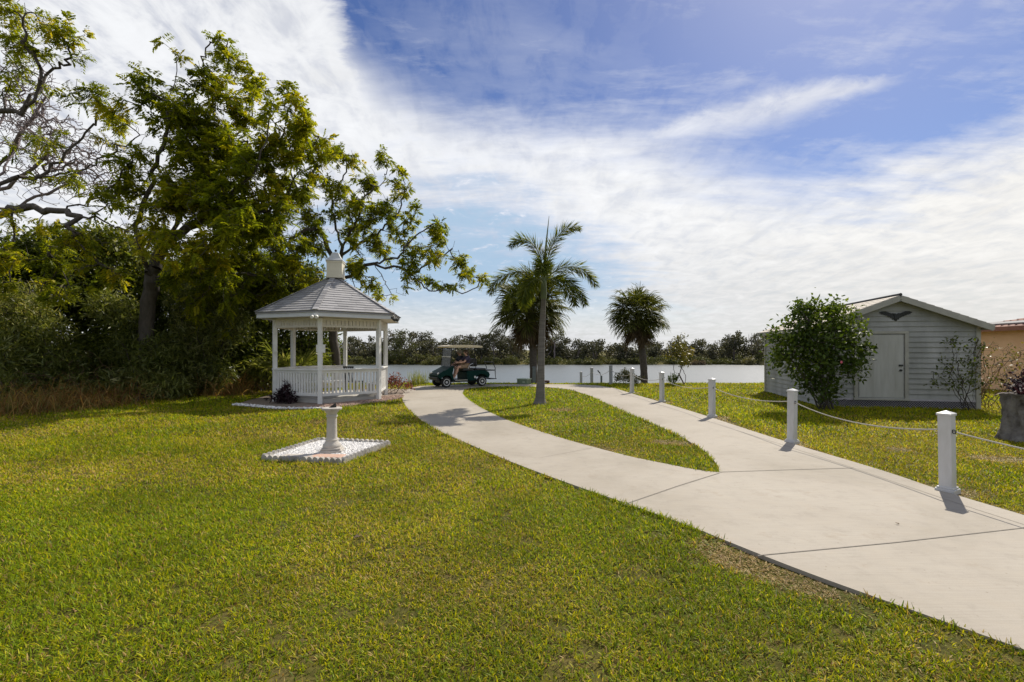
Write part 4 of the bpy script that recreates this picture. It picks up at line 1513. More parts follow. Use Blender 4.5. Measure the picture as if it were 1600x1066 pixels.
    # emblem on the gable: a bird with spread wings, in relief
    half = [(0, -.02), (.03, .05), (.07, .075), (.11, .065), (.17, .095), (.25, .125), (.33, .125), (.41, .10), (.39, .075), (.36, .07), (.33, .04), (.29, .035), (.26, .005), (.22, .0), (.19, -.025), (.15, -.03), (.12, -.06), (.09, -.065), (.075, -.11), (.045, -.10), (.03, -.14), (0, -.12)]
    mb = MB()
    mb.prism([(x + Wd / 2, z + 2.64) for x, z in half][::-1], -.045, -.012, 'XZ')
    mb.prism([(-x + Wd / 2, z + 2.64) for x, z in half], -.045, -.012, 'XZ')
    mb.ball((Wd / 2 - .03, -.05, 2.64 + .035), .032, 8, 6, (1.3, .7, 1)); mb.ball((Wd / 2, -.04, 2.58), .06, 8, 6, (.9, .5, 1.6))
    for sg in (-1, 1):
        for k in range(5):
            x = .12 + .055 * k
            mb.bar((Wd / 2 + sg * x, -.05, 2.64 + .06 + .012 * k), (Wd / 2 + sg * (x + .02), -.048, 2.64 - .02 + .014 * k), .012, .012)
    mb.build('bird_emblem', M['dark_metal'], s)
    return s


build_shed()

# ================================================================== house at the edge
hs = empty('house', (20.1, 21.7, -.04), 0)
tag(hs, 'orange stucco house with reddish tile roof behind the shed', 'house')
hd = Vector((-.10, -.995, 0)).normalized(); hx = Vector((.995, -.10, 0))


def hp(a, b, z):           # a metres toward the camera along the wall, b metres into the house
    return hd * a + hx * b + Vector((0, 0, z))


mb = MB()
foot = [hp(0, 0, 0), hp(11, 0, 0), hp(11, 9, 0), hp(0, 9, 0)]
mb.add(foot + [p + Vector((0, 0, 2.55)) for p in foot], [(0, 1, 5, 4), (1, 2, 6, 5), (2, 3, 7, 6), (3, 0, 4, 7), (4, 5, 6, 7)])
mb.build('wall', M['stucco'], hs)
mb = MB()
ov = .45
e = [hp(-ov, -ov, 2.52), hp(11 + ov, -ov, 2.52), hp(11 + ov, 9 + ov, 2.52), hp(-ov, 9 + ov, 2.52)]
r1, r2 = hp(3.8, 4.5, 3.55), hp(7.2, 4.5, 3.55)
mb.add(e + [r1, r2], [(0, 1, 5, 4), (1, 2, 5), (2, 3, 4, 5), (3, 0, 4), (3, 2, 1, 0)])
rf = mb.build('roof', M['tile'], hs, rnd=True)
mb = MB()
for (A, B, C, D_) in ((e[0], e[1], r2, r1), (e[3], e[0], r1, r1)):
    nr_ = 16
    for i in range(nr_):
        t0, t1 = i / nr_, (i + 1.1) / nr_
        a0, b0 = A.lerp(D_, t0), B.lerp(C, t0); a1, b1 = A.lerp(D_, min(1, t1)), B.lerp(C, min(1, t1))
        n_ = (b0 - a0).cross(a1 - a0).normalized()
        if n_.z < 0: n_ = -n_
        ct = max(1, int((b0 - a0).length / .3))
        for j in range(ct):
            u0, u1 = j / ct, (j + 1) / ct
            um = (u0 + u1) / 2
            q = [a0.lerp(b0, u0) + n_ * .02, a0.lerp(b0, um) + n_ * .075, a0.lerp(b0, u1) + n_ * .02, a1.lerp(b1, u1) + n_ * .005, a1.lerp(b1, um) + n_ * .05, a1.lerp(b1, u0) + n_ * .005]
            mb.add(q, [(0, 1, 4, 5), (1, 2, 3, 4)], r=rs.uniform(.1, .9))
mb.build('tiles', M['tile'], rf, rnd=True)
mb = MB()
for a, b in ((e[0], e[1]), (e[3], e[0])):
    mb.bar(a + Vector((0, 0, -.02)), b + Vector((0, 0, -.02)), .04, .17)
mb.build('fascia', M['house_trim'], hs)
mb = MB()
A, B = e[0].lerp(e[1], .06), e[0].lerp(e[1], .62)
n_ = (e[1] - e[0]).cross(r1 - e[0]).normalized(); n_ = n_ if n_.z > 0 else -n_
up_ = (r1.lerp(r2, .5) - e[0].lerp(e[1], .5)).normalized()
q = [A + up_ * .5, B + up_ * .5, B + up_ * 1.0, A + up_ * 1.0]
mb.add([p + n_ * .12 for p in q] + [p + n_ * .07 for p in q], [(0, 1, 2, 3), (7, 6, 5, 4), (0, 4, 5, 1), (1, 5, 6, 2), (2, 6, 7, 3), (3, 7, 4, 0)])
mb.build('roof_panel', M['panel'], hs)

# ================================================================== small things by the water
ub = empty('utility_box', (*W(819, 0, 23.0).xy, -.06), R(-32))
tag(ub, 'low green utility box at the far edge of the path', 'utility box')
mb = MB(); mb.box((0, 0, .13), (.55, .42, .30)); mb.build('cabinet', M['util_green'], ub, bevel=.01)
mb = MB(); mb.box((0, 0, .295), (.59, .46, .04)); mb.build('lid', M['util_top'], ub, bevel=.01)
mb = MB(); mb.box((.10, -.225, .15), (.12, .02, .10)); mb.build('hasp', M['util_top'], ub)
gp = empty('piling', (*W(834.5, 0, 24.2).xy, -.15))
tag(gp, 'square grey piling beside the leaning palm trunk at the water edge', 'piling')
mb = MB(); mb.box((0, 0, .42), (.17, .17, .95)); mb.build('shaft', M['grey_pile'], gp, bevel=.01)
mb = MB(); mb.box((0, 0, .91), (.20, .20, .04), taper=.7); mb.build('cap', M['grey_pile'], gp)
tb = empty('timber_stack', (*W(848, 0, 23.4).xy, -.08), R(6))
tag(tb, 'low frame of dark brown timbers lying behind the foxtail palm', 'timber frame')
for z, y in ((.05, -.12), (.05, .12), (.17, -.12), (.17, .12)):
    mb = MB(); mb.box((0, y, z), (.62, .10, .09)); mb.build('beam', M['old_wood'], tb, bevel=.008)
for x in (-.24, .26):
    mb = MB(); mb.box((x, 0, .11), (.09, .16, .2)); mb.build('crosspiece', M['old_wood'], tb, bevel=.006)
st = MB(); st.box((0, 0, .32), (.045, .045, .66)); sk = st.build('stake', M['old_wood'], None)
sk.location = (*W(1070, 0, 22.6).xy, -.06); sk.rotation_euler = (0, R(-27), 0); tag(sk, 'short dark stake leaning in the lawn before the saplings', 'stake')


# ================================================================== golf cart and its riders
CART = Vector((-2.36, 21.55, 0.0)); CART_RZ = math.atan2(-.515, -.857)
ct = empty('golf_cart', CART, CART_RZ)
tag(ct, 'dark green golf cart with cream roof driven by two riders', 'golf cart')


def wheel(x, y):
    w = MB()
    w.lathe([(.11, -.085), (.20, -.09), (.222, -.07), (.228, -.03), (.228, .03), (.222, .07), (.20, .09), (.11, .085)], 28, (0, 0, 0), 'Y')
    tyre = w.build('wheel', M['rubber'], ct, smooth=True)
    tyre.location = (x, y, .228)
    s_ = 1 if y > 0 else -1
    r_ = MB(); r_.lathe([(.155, s_ * .06), (.15, s_ * .094), (.125, s_ * .088), (.095, s_ * .072), (.06, s_ * .076), (.045, s_ * .098), (.01, s_ * .10)], 20, (0, 0, 0), 'Y')
    r_.build('rim', M['rim'], tyre, smooth=True)


for x in (.86, -.86):
    for y in (.49, -.49):
        wheel(x, y)
# front cowl: fenders curve over the front wheels, nose slopes to the dash
mb = MB()
cowl = [(1.20, .42), (1.24, .50), (1.20, .60), (1.02, .70), (.80, .80), (.62, .90), (.54, .92), (.50, .88), (.56, .60), (.50, .32), (.58, .27), (.60, .34), (.64, .44), (.73, .50), (.84, .52), (.96, .50), (1.06, .43), (1.10, .34)]
mb.prism(cowl, -.55, .55, 'XZ')
mb.build('front_cowl', M['green_body'], ct, bevel=.035)
mb = MB(); mb.prism([(1.22, .30), (1.27, .36), (1.27, .44), (1.20, .44), (1.12, .30)], -.46, .46, 'XZ'); mb.build('bumper', M['black'], ct, bevel=.015)
for y in (.40, -.40):
    mb = MB(); mb.lathe([(.02, 0), (.055, .0), (.06, .015), (.04, .03), (.01, .034)], 14); h = mb.build('headlight', M['lamp_lens'], ct, smooth=True)
    h.location = (1.175, y, .60); h.rotation_euler = (0, R(70), 0); h.scale = (1, 1.4, 1)
mb = MB(); mb.box((.10, 0, .295), (.95, .98, .05)); mb.box((.12, .5, .30), (.70, .05, .05)); mb.box((.12, -.5, .30), (.70, .05, .05)); mb.build('floor_pan', M['black'], ct, bevel=.01)
mb = MB(); mb.box((.12, .535, .30), (.66, .02, .035)); mb.build('sill_trim', M['alu'], ct)
mb = MB()
rear = [(-.14, .27), (-.12, .64), (-.18, .69), (-.60, .71), (-1.02, .70), (-1.20, .64), (-1.26, .52), (-1.22, .38), (-1.12, .36), (-1.08, .45), (-.98, .52), (-.84, .545), (-.70, .52), (-.60, .45), (-.57, .34), (-.55, .27)]
mb.prism(rear, -.55, .55, 'XZ')
mb.build('rear_body', M['green_body'], ct, bevel=.035)
mb = MB(); mb.box((0, 0, .24), (2.1, .5, .08)); mb.tube([(.84, -.46, .228), (.84, .46, .228)], .03); mb.tube([(-.84, -.46, .228), (-.84, .46, .228)], .035)
mb.build('chassis', M['black'], ct)
mb = MB(); mb.box((-.20, 0, .755), (.50, 1.02, .11)); mb.build('seat', M['seat'], ct, bevel=.03)
mb = MB(); mb.box((-.49, 0, 1.06), (.09, .98, .36), mat=Matrix.Rotation(R(-9), 3, 'Y')); mb.build('backrest', M['seat'], ct, bevel=.03)
mb = MB(); mb.box((-.86, 0, .755), (.46, .98, .10)); mb.build('rear_seat', M['seat'], ct, bevel=.03)
mb = MB(); mb.box((-.60, 0, 1.04), (.08, .96, .32), mat=Matrix.Rotation(R(5), 3, 'Y')); mb.build('rear_backrest', M['seat'], ct, bevel=.03)
for y in (.44, -.44):
    mb = MB(); mb.tube([(-.20, y * 1.12, .80), (-.24, y * 1.15, .93), (-.34, y * 1.15, 1.0), (-.46, y * 1.05, 1.02)], .018)
    mb.build('hip_rail', M['alu'], ct, smooth=True)
# roof, posts, windshield
mb = MB()
prof = [(-.86, 1.72), (-.89, 1.76), (-.86, 1.80), (-.6, 1.83), (0, 1.84), (.55, 1.83), (.78, 1.81), (.82, 1.765), (.79, 1.72)]
mb.prism(prof, -.57, .57, 'XZ'); mb.build('roof', M['cart_roof'], ct, bevel=.025)
for y in (.50, -.50):
    mb = MB(); mb.tube([(.62, y, .88), (.66, y, 1.0), (.58, y, 1.74)], .018); mb.build('roof_post', M['black'], ct, smooth=True)
    mb = MB(); mb.tube([(-.56, y, .70), (-.56, y, 1.2), (-.50, y * .98, 1.5), (-.52, y * .96, 1.74)], .018); mb.build('roof_post', M['black'], ct, smooth=True)
ws = MB()
ws.bar((.665, 0, .92), (.625, 0, 1.32), .98, .008, up=(1, 0, 0)); wlow = None
ws = MB()
a, b = Vector((.665, 0, .90)), Vector((.58, 0, 1.72))
for t0, t1 in ((0, .50), (.53, 1)):
    p, q = a.lerp(b, t0), a.lerp(b, t1)
    ws.add([(p.x, -.49, p.z), (p.x, .49, p.z), (q.x, .49, q.z), (q.x, -.49, q.z), (p.x + .008, -.49, p.z), (p.x + .008, .49, p.z), (q.x + .008, .49, q.z), (q.x + .008, -.49, q.z)],
           [(0, 1, 2, 3), (7, 6, 5, 4), (0, 4, 5, 1), (1, 5, 6, 2), (2, 6, 7, 3), (3, 7, 4, 0)])
wsh = ws.build('windshield', M['glass'], ct)
p = a.lerp(b, .515)
mb = MB(); mb.box((p.x + .012, 0, p.z), (.035, .98, .045)); mb.build('windshield_bar', M['lamp_lens'], wsh, bevel=.005)
for y in (.49, -.49):
    mb = MB(); mb.bar((a.x + .004, y, a.z), (b.x + .004, y, b.z), .02, .02); mb.build('windshield_frame', M['black'], wsh)
# steering wheel
mb = MB(); mb.tube([(.52, .28, .80), (.36, .28, .98)], .016)
c = Vector((.34, .28, 1.0)); nrm = Vector((.16, 0, -.18)).normalized(); u = Vector((0, 1, 0)); v = nrm.cross(u)
ring = [c + (u * math.cos(t) + v * math.sin(t)) * .165 for t in np.linspace(0, 2 * PI, 25)]
mb.tube(ring, .014, 7); mb.bar(c - u * .16, c + u * .16, .03, .012)
mb.build('steering_wheel', M['black'], ct, smooth=True)
mb = MB(); mb.box((.52, 0, .90), (.10, 1.02, .07)); mb.build('dashboard', M['black'], ct, bevel=.02)
# rear rack: deck, foot platform and grab frame
mb = MB(); mb.box((-1.22, 0, .70), (.36, .94, .05)); mb.build('rear_deck', M['seat'], ct, bevel=.015)
mb = MB()
for y in (.42, -.42):
    mb.tube([(-1.15, y, .70), (-1.56, y, .69), (-1.60, y, .72)], .018)
    mb.tube([(-1.20, y, .34), (-1.62, y, .30), (-1.60, y, .60), (-1.60, y, .80), (-1.48, y, 1.06)], .018)
mb.tube([(-1.48, -.42, 1.06), (-1.48, .42, 1.06)], .018); mb.tube([(-1.60, -.42, .70), (-1.60, .42, .70)], .018)
mb.build('rear_rack', M['black'], ct, smooth=True)
mb = MB(); mb.box((-1.48, 0, .30), (.38, .90, .03)); mb.build('foot_platform', M['black'], ct, bevel=.006)
mb = MB(); mb.lathe([(.01, 0), (.05, 0), (.05, .02), (.01, .024)], 12); tl = mb.build('reflector', M['lamp_lens'], ct); tl.location = (-.50, .555, .42); tl.rotation_euler = (R(-90), 0, 0)


def skin_mesh(name, joints, edges, mat, parent, sub=2, root=0):
    """one continuous surface grown round a skeleton of (point, radius) joints"""
    me = bpy.data.meshes.new(name)
    me.from_pydata([j[0] for j in joints], edges, [])
    o = link_mesh(name, me, mat, parent)
    o.modifiers.new('skin', 'SKIN')
    sv = me.skin_vertices[0].data
    for i, j in enumerate(joints):
        r_ = j[1] if isinstance(j[1], tuple) else (j[1], j[1])
        sv[i].radius = r_
        sv[i].use_root = (i == root)
    o.modifiers['skin'].use_smooth_shade = True
    s = o.modifiers.new('sub', 'SUBSURF'); s.levels = sub; s.render_levels = sub
    return o


def rider(loc, lean, look, hands, label, shirt, hair, long_hair, knees, feet):
    """a seated person facing +x of the cart; loc is the point of the seat under the hips"""
    r_ = empty('person', CART + Matrix.Rotation(CART_RZ, 3, 'Z') @ Vector(loc), CART_RZ)
    tag(r_, label, 'person', 'riders in the golf cart')
    V = Vector
    pel, sp, chs, nk = V((0, 0, .10)), V((-.05 + lean * .3, 0, .28)), V((-.06 + lean * .7, 0, .45)), V((-.04 + lean, 0, .57))
    hd = nk + V((.035, 0, .11)); top = hd + V((.01, 0, .11))
    J, E = [(pel, (.15, .12))], []

    def add(p, r, par):
        J.append((V(p), r)); E.append((par, len(J) - 1)); return len(J) - 1
    s1 = add(sp, (.135, .105), 0); s2 = add(chs, (.16, .11), s1); s3 = add(nk, .055, s2)
    h0 = add(nk + V((.02, 0, .05)), .06, s3); h1 = add(hd + V((.0, 0, .02)), (.085, .098), h0); h2 = add(top, (.07, .08), h1)
    add(hd + V((.105, 0, .0)), .018, h1)                    # nose
    ears = []
    for sgn in (1, -1):
        sh = add(chs + V((0, sgn * .19, .055)), .062, s2)
        hnd = V(hands[0 if sgn > 0 else 1])
        el = (J[sh][0] + hnd) / 2 + V((-.02, sgn * .07, -.10))
        e_ = add(el, .045, sh)
        wr = add(el.lerp(hnd, .82), .030, e_)
        d = (hnd - el).normalized()
        pm = add(hnd, (.036, .022), wr)
        side = V((0, 1, 0)); dn = V((0, 0, -1))
        for k, (o_, ln) in enumerate(((-.027, .065), (-.009, .075), (.009, .07), (.027, .055))):
            k1 = add(hnd + d * .035 + side * o_ + dn * .01, .0095, pm)
            k2 = add(hnd + d * (.035 + ln * .5) + side * o_ + dn * .028, .0088, k1)
            add(hnd + d * (.03 + ln * .62) + side * o_ + dn * .06, .0078, k2)
        th = add(hnd + d * .0 - side * sgn * .04 + dn * .012, .011, pm)
        add(hnd + d * .035 - side * sgn * .05 + dn * .035, .009, th)
        hip = add(pel + V((.06, sgn * .10, -.015)), .095, 0)
        kn = V(knees[0 if sgn > 0 else 1]); ft = V(feet[0 if sgn > 0 else 1])
        k_ = add(kn, .062, hip)
        cf = add(kn.lerp(ft, .35) + V((-.02, 0, 0)), .058, k_)
        an = add(ft, .038, cf)
        add(ft + V((.10, sgn * .01, -.045)), (.042, .03), an)
        ears.append(sgn)
    body = skin_mesh('body', J, E, M['skin'], r_)
    # clothes
    K = [(pel + V((0, 0, .02)), (.175, .14)), (sp, (.16, .125)), (chs, (.182, .128)), (nk + V((0, 0, -.03)), .075)]
    KE = [(0, 1), (1, 2), (2, 3)]
    for sgn in (1, -1):
        sh = chs + V((0, sgn * .19, .055)); hnd = V(hands[0 if sgn > 0 else 1])
        el = (sh + hnd) / 2 + V((-.02, sgn * .07, -.10))
        K.append((sh, .08)); KE.append((2, len(K) - 1)); K.append((sh.lerp(el, .75), .068)); KE.append((len(K) - 2, len(K) - 1))
    skin_mesh('shirt', K, KE, M[shirt], r_)
    K = [(pel + V((0, 0, .0)), (.18, .15))]; KE = []
    for sgn in (1, -1):
        hip = pel + V((.06, sgn * .10, -.01)); kn = V(knees[0 if sgn > 0 else 1])
        K.append((hip, .118)); KE.append((0, len(K) - 1)); K.append((hip.lerp(kn, .78), .092)); KE.append((len(K) - 2, len(K) - 1))
    skin_mesh('shorts', K, KE, M['tan'], r_)
    hb = MB()
    hb.ball(hd + V((-.022, 0, .055)), .112, 14, 8, (1, .92, .95))
    if long_hair:
        hb.ball(hd + V((-.065, 0, -.02)), .095, 12, 7, (.75, 1.05, 1.25))
    hb.build('hair', M[hair], r_, smooth=True)
    for sgn in (1, -1):
        e_ = MB(); e_.ball(hd + V((.088, sgn * .034, .028)), .0125, 8, 5); e_.build('eye', M['eye'], r_, smooth=True)
        f = V(feet[0 if sgn > 0 else 1])
        sh_ = MB(); sh_.ball(f + V((.05, sgn * .005, -.05)), .06, 10, 6, (2.0, .8, .75)); sh_.build('shoe', M['shoe'], r_, smooth=True)
        ea = MB(); ea.ball(hd + V((-.005, sgn * .092, .015)), .026, 8, 5, (.6, .35, 1.1)); ea.build('ear', M['skin'], r_, smooth=True)
    return r_


rider((-.20, .27, .80), .02, 0, [(.50, .10, .26), (.50, -.10, .26)], 'person in a dark plum shirt at the steering wheel of the golf cart', 'plum', 'hair_brown', True,
      [(.46, .14, .07), (.46, -.10, .07)], [(.62, .14, -.37), (.58, -.10, -.38)])
rider((-.16, -.26, .80), .05, 0, [(.36, .08, .16), (.36, -.14, .16)], 'grey haired person in a navy shirt and tan shorts riding beside the driver', 'navy', 'hair_grey', False,
      [(.45, .12, .07), (.46, -.12, .07)], [(.52, .14, -.38), (.56, -.12, -.38)])

# ================================================================== palms


def frond(origin, az, el, length, droop, nleaf=46, lf=.42, lw=.03, plume=1.0, rachis=None, leafs=None):
    """arching feather frond: rachis points and leaflets all round it"""
    d = np.array((math.cos(R(az)) * math.cos(R(el)), math.sin(R(az)) * math.cos(R(el)), math.sin(R(el))))
    p = np.array(origin, float); pts = [p.copy()]
    n = 14
    for i in range(n):
        t = (i + 1) / n
        d = unit(d + np.array((0, 0, -1.)) * droop * (.35 + 1.3 * t) / n)
        p = p + d * length / n
        pts.append(p.copy())
    pts = np.array(pts)
    rachis.tube([Vector(q) for q in pts], list(np.linspace(.020, .005, n + 1)), 6)
    u = np.linspace(.16, 1.0, nleaf) * n
    i0 = np.minimum(u.astype(int), n - 1); f = (u - i0)[:, None]
    base = pts[i0] * (1 - f) + pts[i0 + 1] * f
    tan = unit(pts[i0 + 1] - pts[i0])
    side = unit(np.cross(tan, np.array((0, 0, 1.)) + 1e-3)); up = np.cross(side, tan)
    for rep in range(4):
        for s_ in (-1, 1):
            ang = rs.uniform(-1.0, 1.15, nleaf) * plume
            rad = side * s_ * np.cos(ang)[:, None] + up * np.sin(ang)[:, None]
            dd = unit(tan * (.75 + .5 * rs.rand(nleaf, 1)) + rad + np.array((0, 0, -.18)))
            ll = lf * np.clip(1.15 - (u / n - .35) ** 2 * 1.6, .3, 1.1) * rs.uniform(.8, 1.15, nleaf)
            leafs.append((base + rs.normal(size=base.shape) * .008, dd, up + rs.normal(size=base.shape) * .35, ll, np.full(nleaf, lw)))


def leaves_from(lst, name, mat, parent, origin, tone=.5, spread=.5, fold=.1):
    P, D, N, L, Wd = [np.concatenate([l[i] for l in lst]) for i in range(5)]
    rnd = np.clip(tone + (rs.rand(len(P)) - .5) * 2 * spread, 0, 1)
    return leaf_obj(name, P, D, N, L, Wd, rnd, mat, parent, fold, origin)


fx, fy = .86, 14.6
fp = empty('foxtail_palm', (fx, fy, -.05))
tag(fp, 'slender foxtail palm with a smooth grey trunk on the grass island', 'palm tree')
tp = [(-.02, 0, 0), (-.01, 0, .10), (0, 0, .3), (.02, 0, 1.0), (.045, 0, 2.0), (.075, 0, 2.7), (.10, 0, 3.25)]
tr = [.225, .19, .145, .112, .100, .086, .072]
pp = catmull(tp, 6); rr = np.interp(np.linspace(0, 1, len(pp)), np.linspace(0, 1, len(tr)), tr)
mb = MB(); mb.tube([Vector(p) for p in pp], [r_ * (1 + .02 * math.sin(i * 2.6)) for i, r_ in enumerate(rr)], 18); mb.build('trunk', M['palm_trunk'], fp, smooth=True)
mb = MB(); mb.tube([(.10, 0, 3.22), (.105, 0, 3.35), (.11, 0, 3.8), (.12, 0, 4.12)], [.088, .095, .07, .04], 14); mb.build('crownshaft', M['crownshaft'], fp, smooth=True)
frd = [(178, 80, 1.7, 3.0), (4, 79, 1.95, 2.2), (0, 46, 1.9, 2.3), (-12, 14, 1.6, 2.1), (178, 34, 1.95, 2.0), (192, 4, 1.6, 1.9), (84, 50, 1.6, 1.7), (262, 46, 1.4, 2.0), (232, 8, 1.5, 2.0), (318, 6, 1.5, 2.0), (120, 8, 1.5, 1.8)]
for az, el, ln, dr in frd:
    rb = MB(); lv = []
    frond((fx + .12, fy, 3.95 if el > 60 else 3.75), az, el, ln, dr, 42, .44, .027, 1.0, rb, lv)
    rb.v = [tuple(Vector(v) - Vector((fx, fy, -.05))) for v in rb.v]
    fr = rb.build('frond', M['stem_green'], fp, smooth=True)
    leaves_from(lv, 'leaflets', M['palm'], fr, (fx, fy, -.05), .45 + rs.uniform(-.1, .2), .4)
mb = MB(); mb.tube([(.12, 0, 4.0), (.17, .02, 4.8), (.27, .03, 5.75)], [.040, .030, .006], 8); mb.build('spear_leaf', M['stem_green'], fp, smooth=True)


def fan(origin, d, pet, rad, nseg, pet_mb, leafs, dead=False, costa=.35):
    """one fan leaf on a petiole: segments spread in a cupped disc that droops at the tips"""
    d = unit(np.array(d, float))
    o = np.array(origin, float)
    sag = np.array((0, 0, -1.))
    h = o + d * pet + sag * .12 * pet * pet
    pet_mb.tube([Vector(o), Vector(o + d * pet * .5 + sag * .02), Vector(h)], [.02, .014, .010], 5)
    d2 = unit(d + sag * .35)
    side = unit(np.cross(d2, np.array((0, 0, 1.)) + rs.normal(size=3) * .25)); up = np.cross(side, d2)
    a = np.linspace(-2.25, 2.25, nseg) + rs.normal(size=nseg) * .03
    rib = h + d2 * (np.cos(a * .5)[:, None] * rad * costa)
    dd = unit(d2 * np.cos(a)[:, None] + side * np.sin(a)[:, None] * .95 + up * (.18 + .12 * np.abs(np.sin(a)))[:, None] + sag * rs.uniform(.1, .45, (nseg, 1)) * (2.2 if dead else 1))
    ll = rad * (.55 + .45 * np.cos(a * .55)) * rs.uniform(.85, 1.12, nseg)
    wd = np.full(nseg, rad * .085 * (.8 if dead else 1))
    nn = up + side * np.sin(a)[:, None] * .3
    leafs.append((rib, dd, nn + rs.normal(size=rib.shape) * .15, ll, wd))
    # drooping split tips
    tip = rib + dd * ll[:, None] * .8
    dt = unit(dd + sag * rs.uniform(.3, 1.1, (nseg, 1)))
    leafs.append((tip, dt, nn + rs.normal(size=rib.shape) * .3, ll * .45, wd * .5))


def sabal(base, lean, rad, label, nf, seed_skirt, tw):
    b = Vector(base)
    hgt = lean[2]
    o = empty('sabal_palm', b)
    tag(o, label, 'palm tree')
    top = Vector((lean[0], lean[1], hgt))
    pp = catmull([(0, 0, -.2), (lean[0] * .15, lean[1] * .15, hgt * .3), (lean[0] * .55, lean[1] * .55, hgt * .66), tuple(top)], 7)
    mb = MB(); mb.tube([Vector(p) for p in pp], [tw * (1.18 - .25 * i / len(pp)) * (1 + .05 * math.sin(i * 2.3)) for i in range(len(pp))], 14)
    trunk = mb.build('trunk', M['sabal_trunk'], o, smooth=True)
    bt = MB()                       # old leaf bases below the crown
    for i in range(46):
        t = rs.uniform(.70, 1.0); k = min(int(t * (len(pp) - 1)), len(pp) - 1)
        p = Vector(pp[k]); a = rs.uniform(0, 2 * PI)
        q = p + Vector((math.cos(a), math.sin(a), 0)) * tw * .8
        bt.bar(q, q + Vector((math.cos(a) * .10, math.sin(a) * .10, .22)), .06, .02)
    bt.build('leaf_bases', M['sabal_trunk'], trunk)
    org = b + top
    pm = MB(); lv = []; dl = []
    for i in range(nf):
        g = (i + .5) / nf
        el = math.asin(1 - 1.66 * g) + rs.uniform(-.14, .14)          # from straight up to well below level
        az = i * 2.39996 + rs.uniform(-.25, .25)
        d = (math.cos(az) * math.cos(el), math.sin(az) * math.cos(el), math.sin(el) + .08)
        fan(org + Vector((0, 0, .05)), d, rad * rs.uniform(.38, .62), rad * rs.uniform(.38, .56), 34, pm, lv)
    pm.v = [tuple(Vector(v) - b) for v in pm.v]
    cr = pm.build('crown', M['stem_green'], o)
    leaves_from(lv, 'leaves', M['fan'], cr, b, .45, .45, .05)
    pm = MB()
    for i in range(seed_skirt):
        az = i * 2.39996 + rs.uniform(-.3, .3)
        el = rs.uniform(-1.25, -.72)
        d = (math.cos(az) * math.cos(el), math.sin(az) * math.cos(el), math.sin(el))
        fan(org + Vector((0, 0, -.12)), d, rad * rs.uniform(.38, .55), rad * rs.uniform(.35, .5), 26, pm, dl, True)
    pm.v = [tuple(Vector(v) - b) for v in pm.v]
    ds = pm.build('dead_skirt', M['sabal_trunk'], o)
    leaves_from(dl, 'dead_leaves', M['dead_fan'], ds, b, .45, .5, .05)
    return o


p1 = W(1007, 601, 25.0); c1 = W(997, 492, 25.0)
sabal((p1.x, 25.0, -.22), (c1.x - p1.x, .1, c1.z + .22), 1.45, 'round headed fan palm standing alone by the flowering bush', 66, 26, .165)
p2 = W(834, 601, 24.6); c2 = W(829, 478, 24.6)
sabal((p2.x, 24.6, -.18), (c2.x - p2.x, .2, c2.z + .18), 1.85, 'shaggy fan palm rising behind the slender foxtail palm', 64, 30, .17)


# ================================================================== trees and shrubs
def fix_parent(ob, root):
    """meshes built in world space under an Empty: move them into its frame"""
    return ob


def clump_tree(name, base, label, limbs, clumps, leafmat, per=5, bare=0.0, tuft=.2, wood='bark', root=.2, kind='feather', group=None, r0=.006, tone=.45, spread=.35, f=1.0, rach=.34, lf=.085, lw=.034, pairs=8, seg=.4, twig_mesh_min=0.0, up=.3, tcap=None, leaf_scale=1.0, cat='tree', droop=.5):
    o = empty(name, base)
    tag(o, label, cat, group)
    g = Grow(.05)
    for i, L in enumerate(limbs):
        g.limb(L, 6, .05 if i else .03)
    T, tones = clump_points(clumps, f, .3, tuft)
    tips = g.reach(T, seg)
    if bare:                 # leafless twigs between the tufts
        big = [(c_[0], c_[1], c_[2] * 1.25, c_[3] * 1.25, c_[4], max(2, int(c_[5] * bare))) for c_ in clumps]
        g.reach(clump_points(big, 1.0, .3)[0], .3)
    g.radii(r0, 2.35, root)
    g.mesh('trunk', M[wood], o, 6, base, 0.0)
    if leafmat is None:
        return o
    tips = np.array(tips)
    order = np.array([np.linalg.norm(T - g.p[t], axis=1).argmin() for t in tips])
    P = g.p[tips]; D = unit(P - g.p[g.par[tips]])
    tt = tones[order]
    if kind == 'feather':
        PP, DD, NN, LL, WW, own = feather_leaves(P, D, per, rach, lf, lw, pairs, droop)
        base_t = np.repeat(np.repeat(tt, per), pairs); base_t = np.concatenate([base_t, base_t])
        rnd = np.clip(tone + base_t + (own - .5) * 2 * spread, 0, 1)
    else:
        n = len(P) * per
        PP = np.repeat(P, per, 0) + rs.normal(size=(n, 3)) * .16 * leaf_scale
        DD = unit(np.repeat(D, per, 0) * .5 + rand_dirs(n) + np.array((0, 0, -.25)))
        NN = unit(np.array((0, 0, 1.)) + rs.normal(size=(n, 3)) * .6)
        LL = lf * rs.uniform(.7, 1.25, n); WW = LL * (lw / lf)
        rnd = np.clip(tone + np.repeat(tt, per) + (rs.rand(n) - .5) * 2 * spread, 0, 1)
    leaf_obj('crown', PP, DD, NN, LL, WW, rnd, M[leafmat], o, .12, base)
    return o


def at(px, py, Y):
    return tuple(W(px, py, Y))


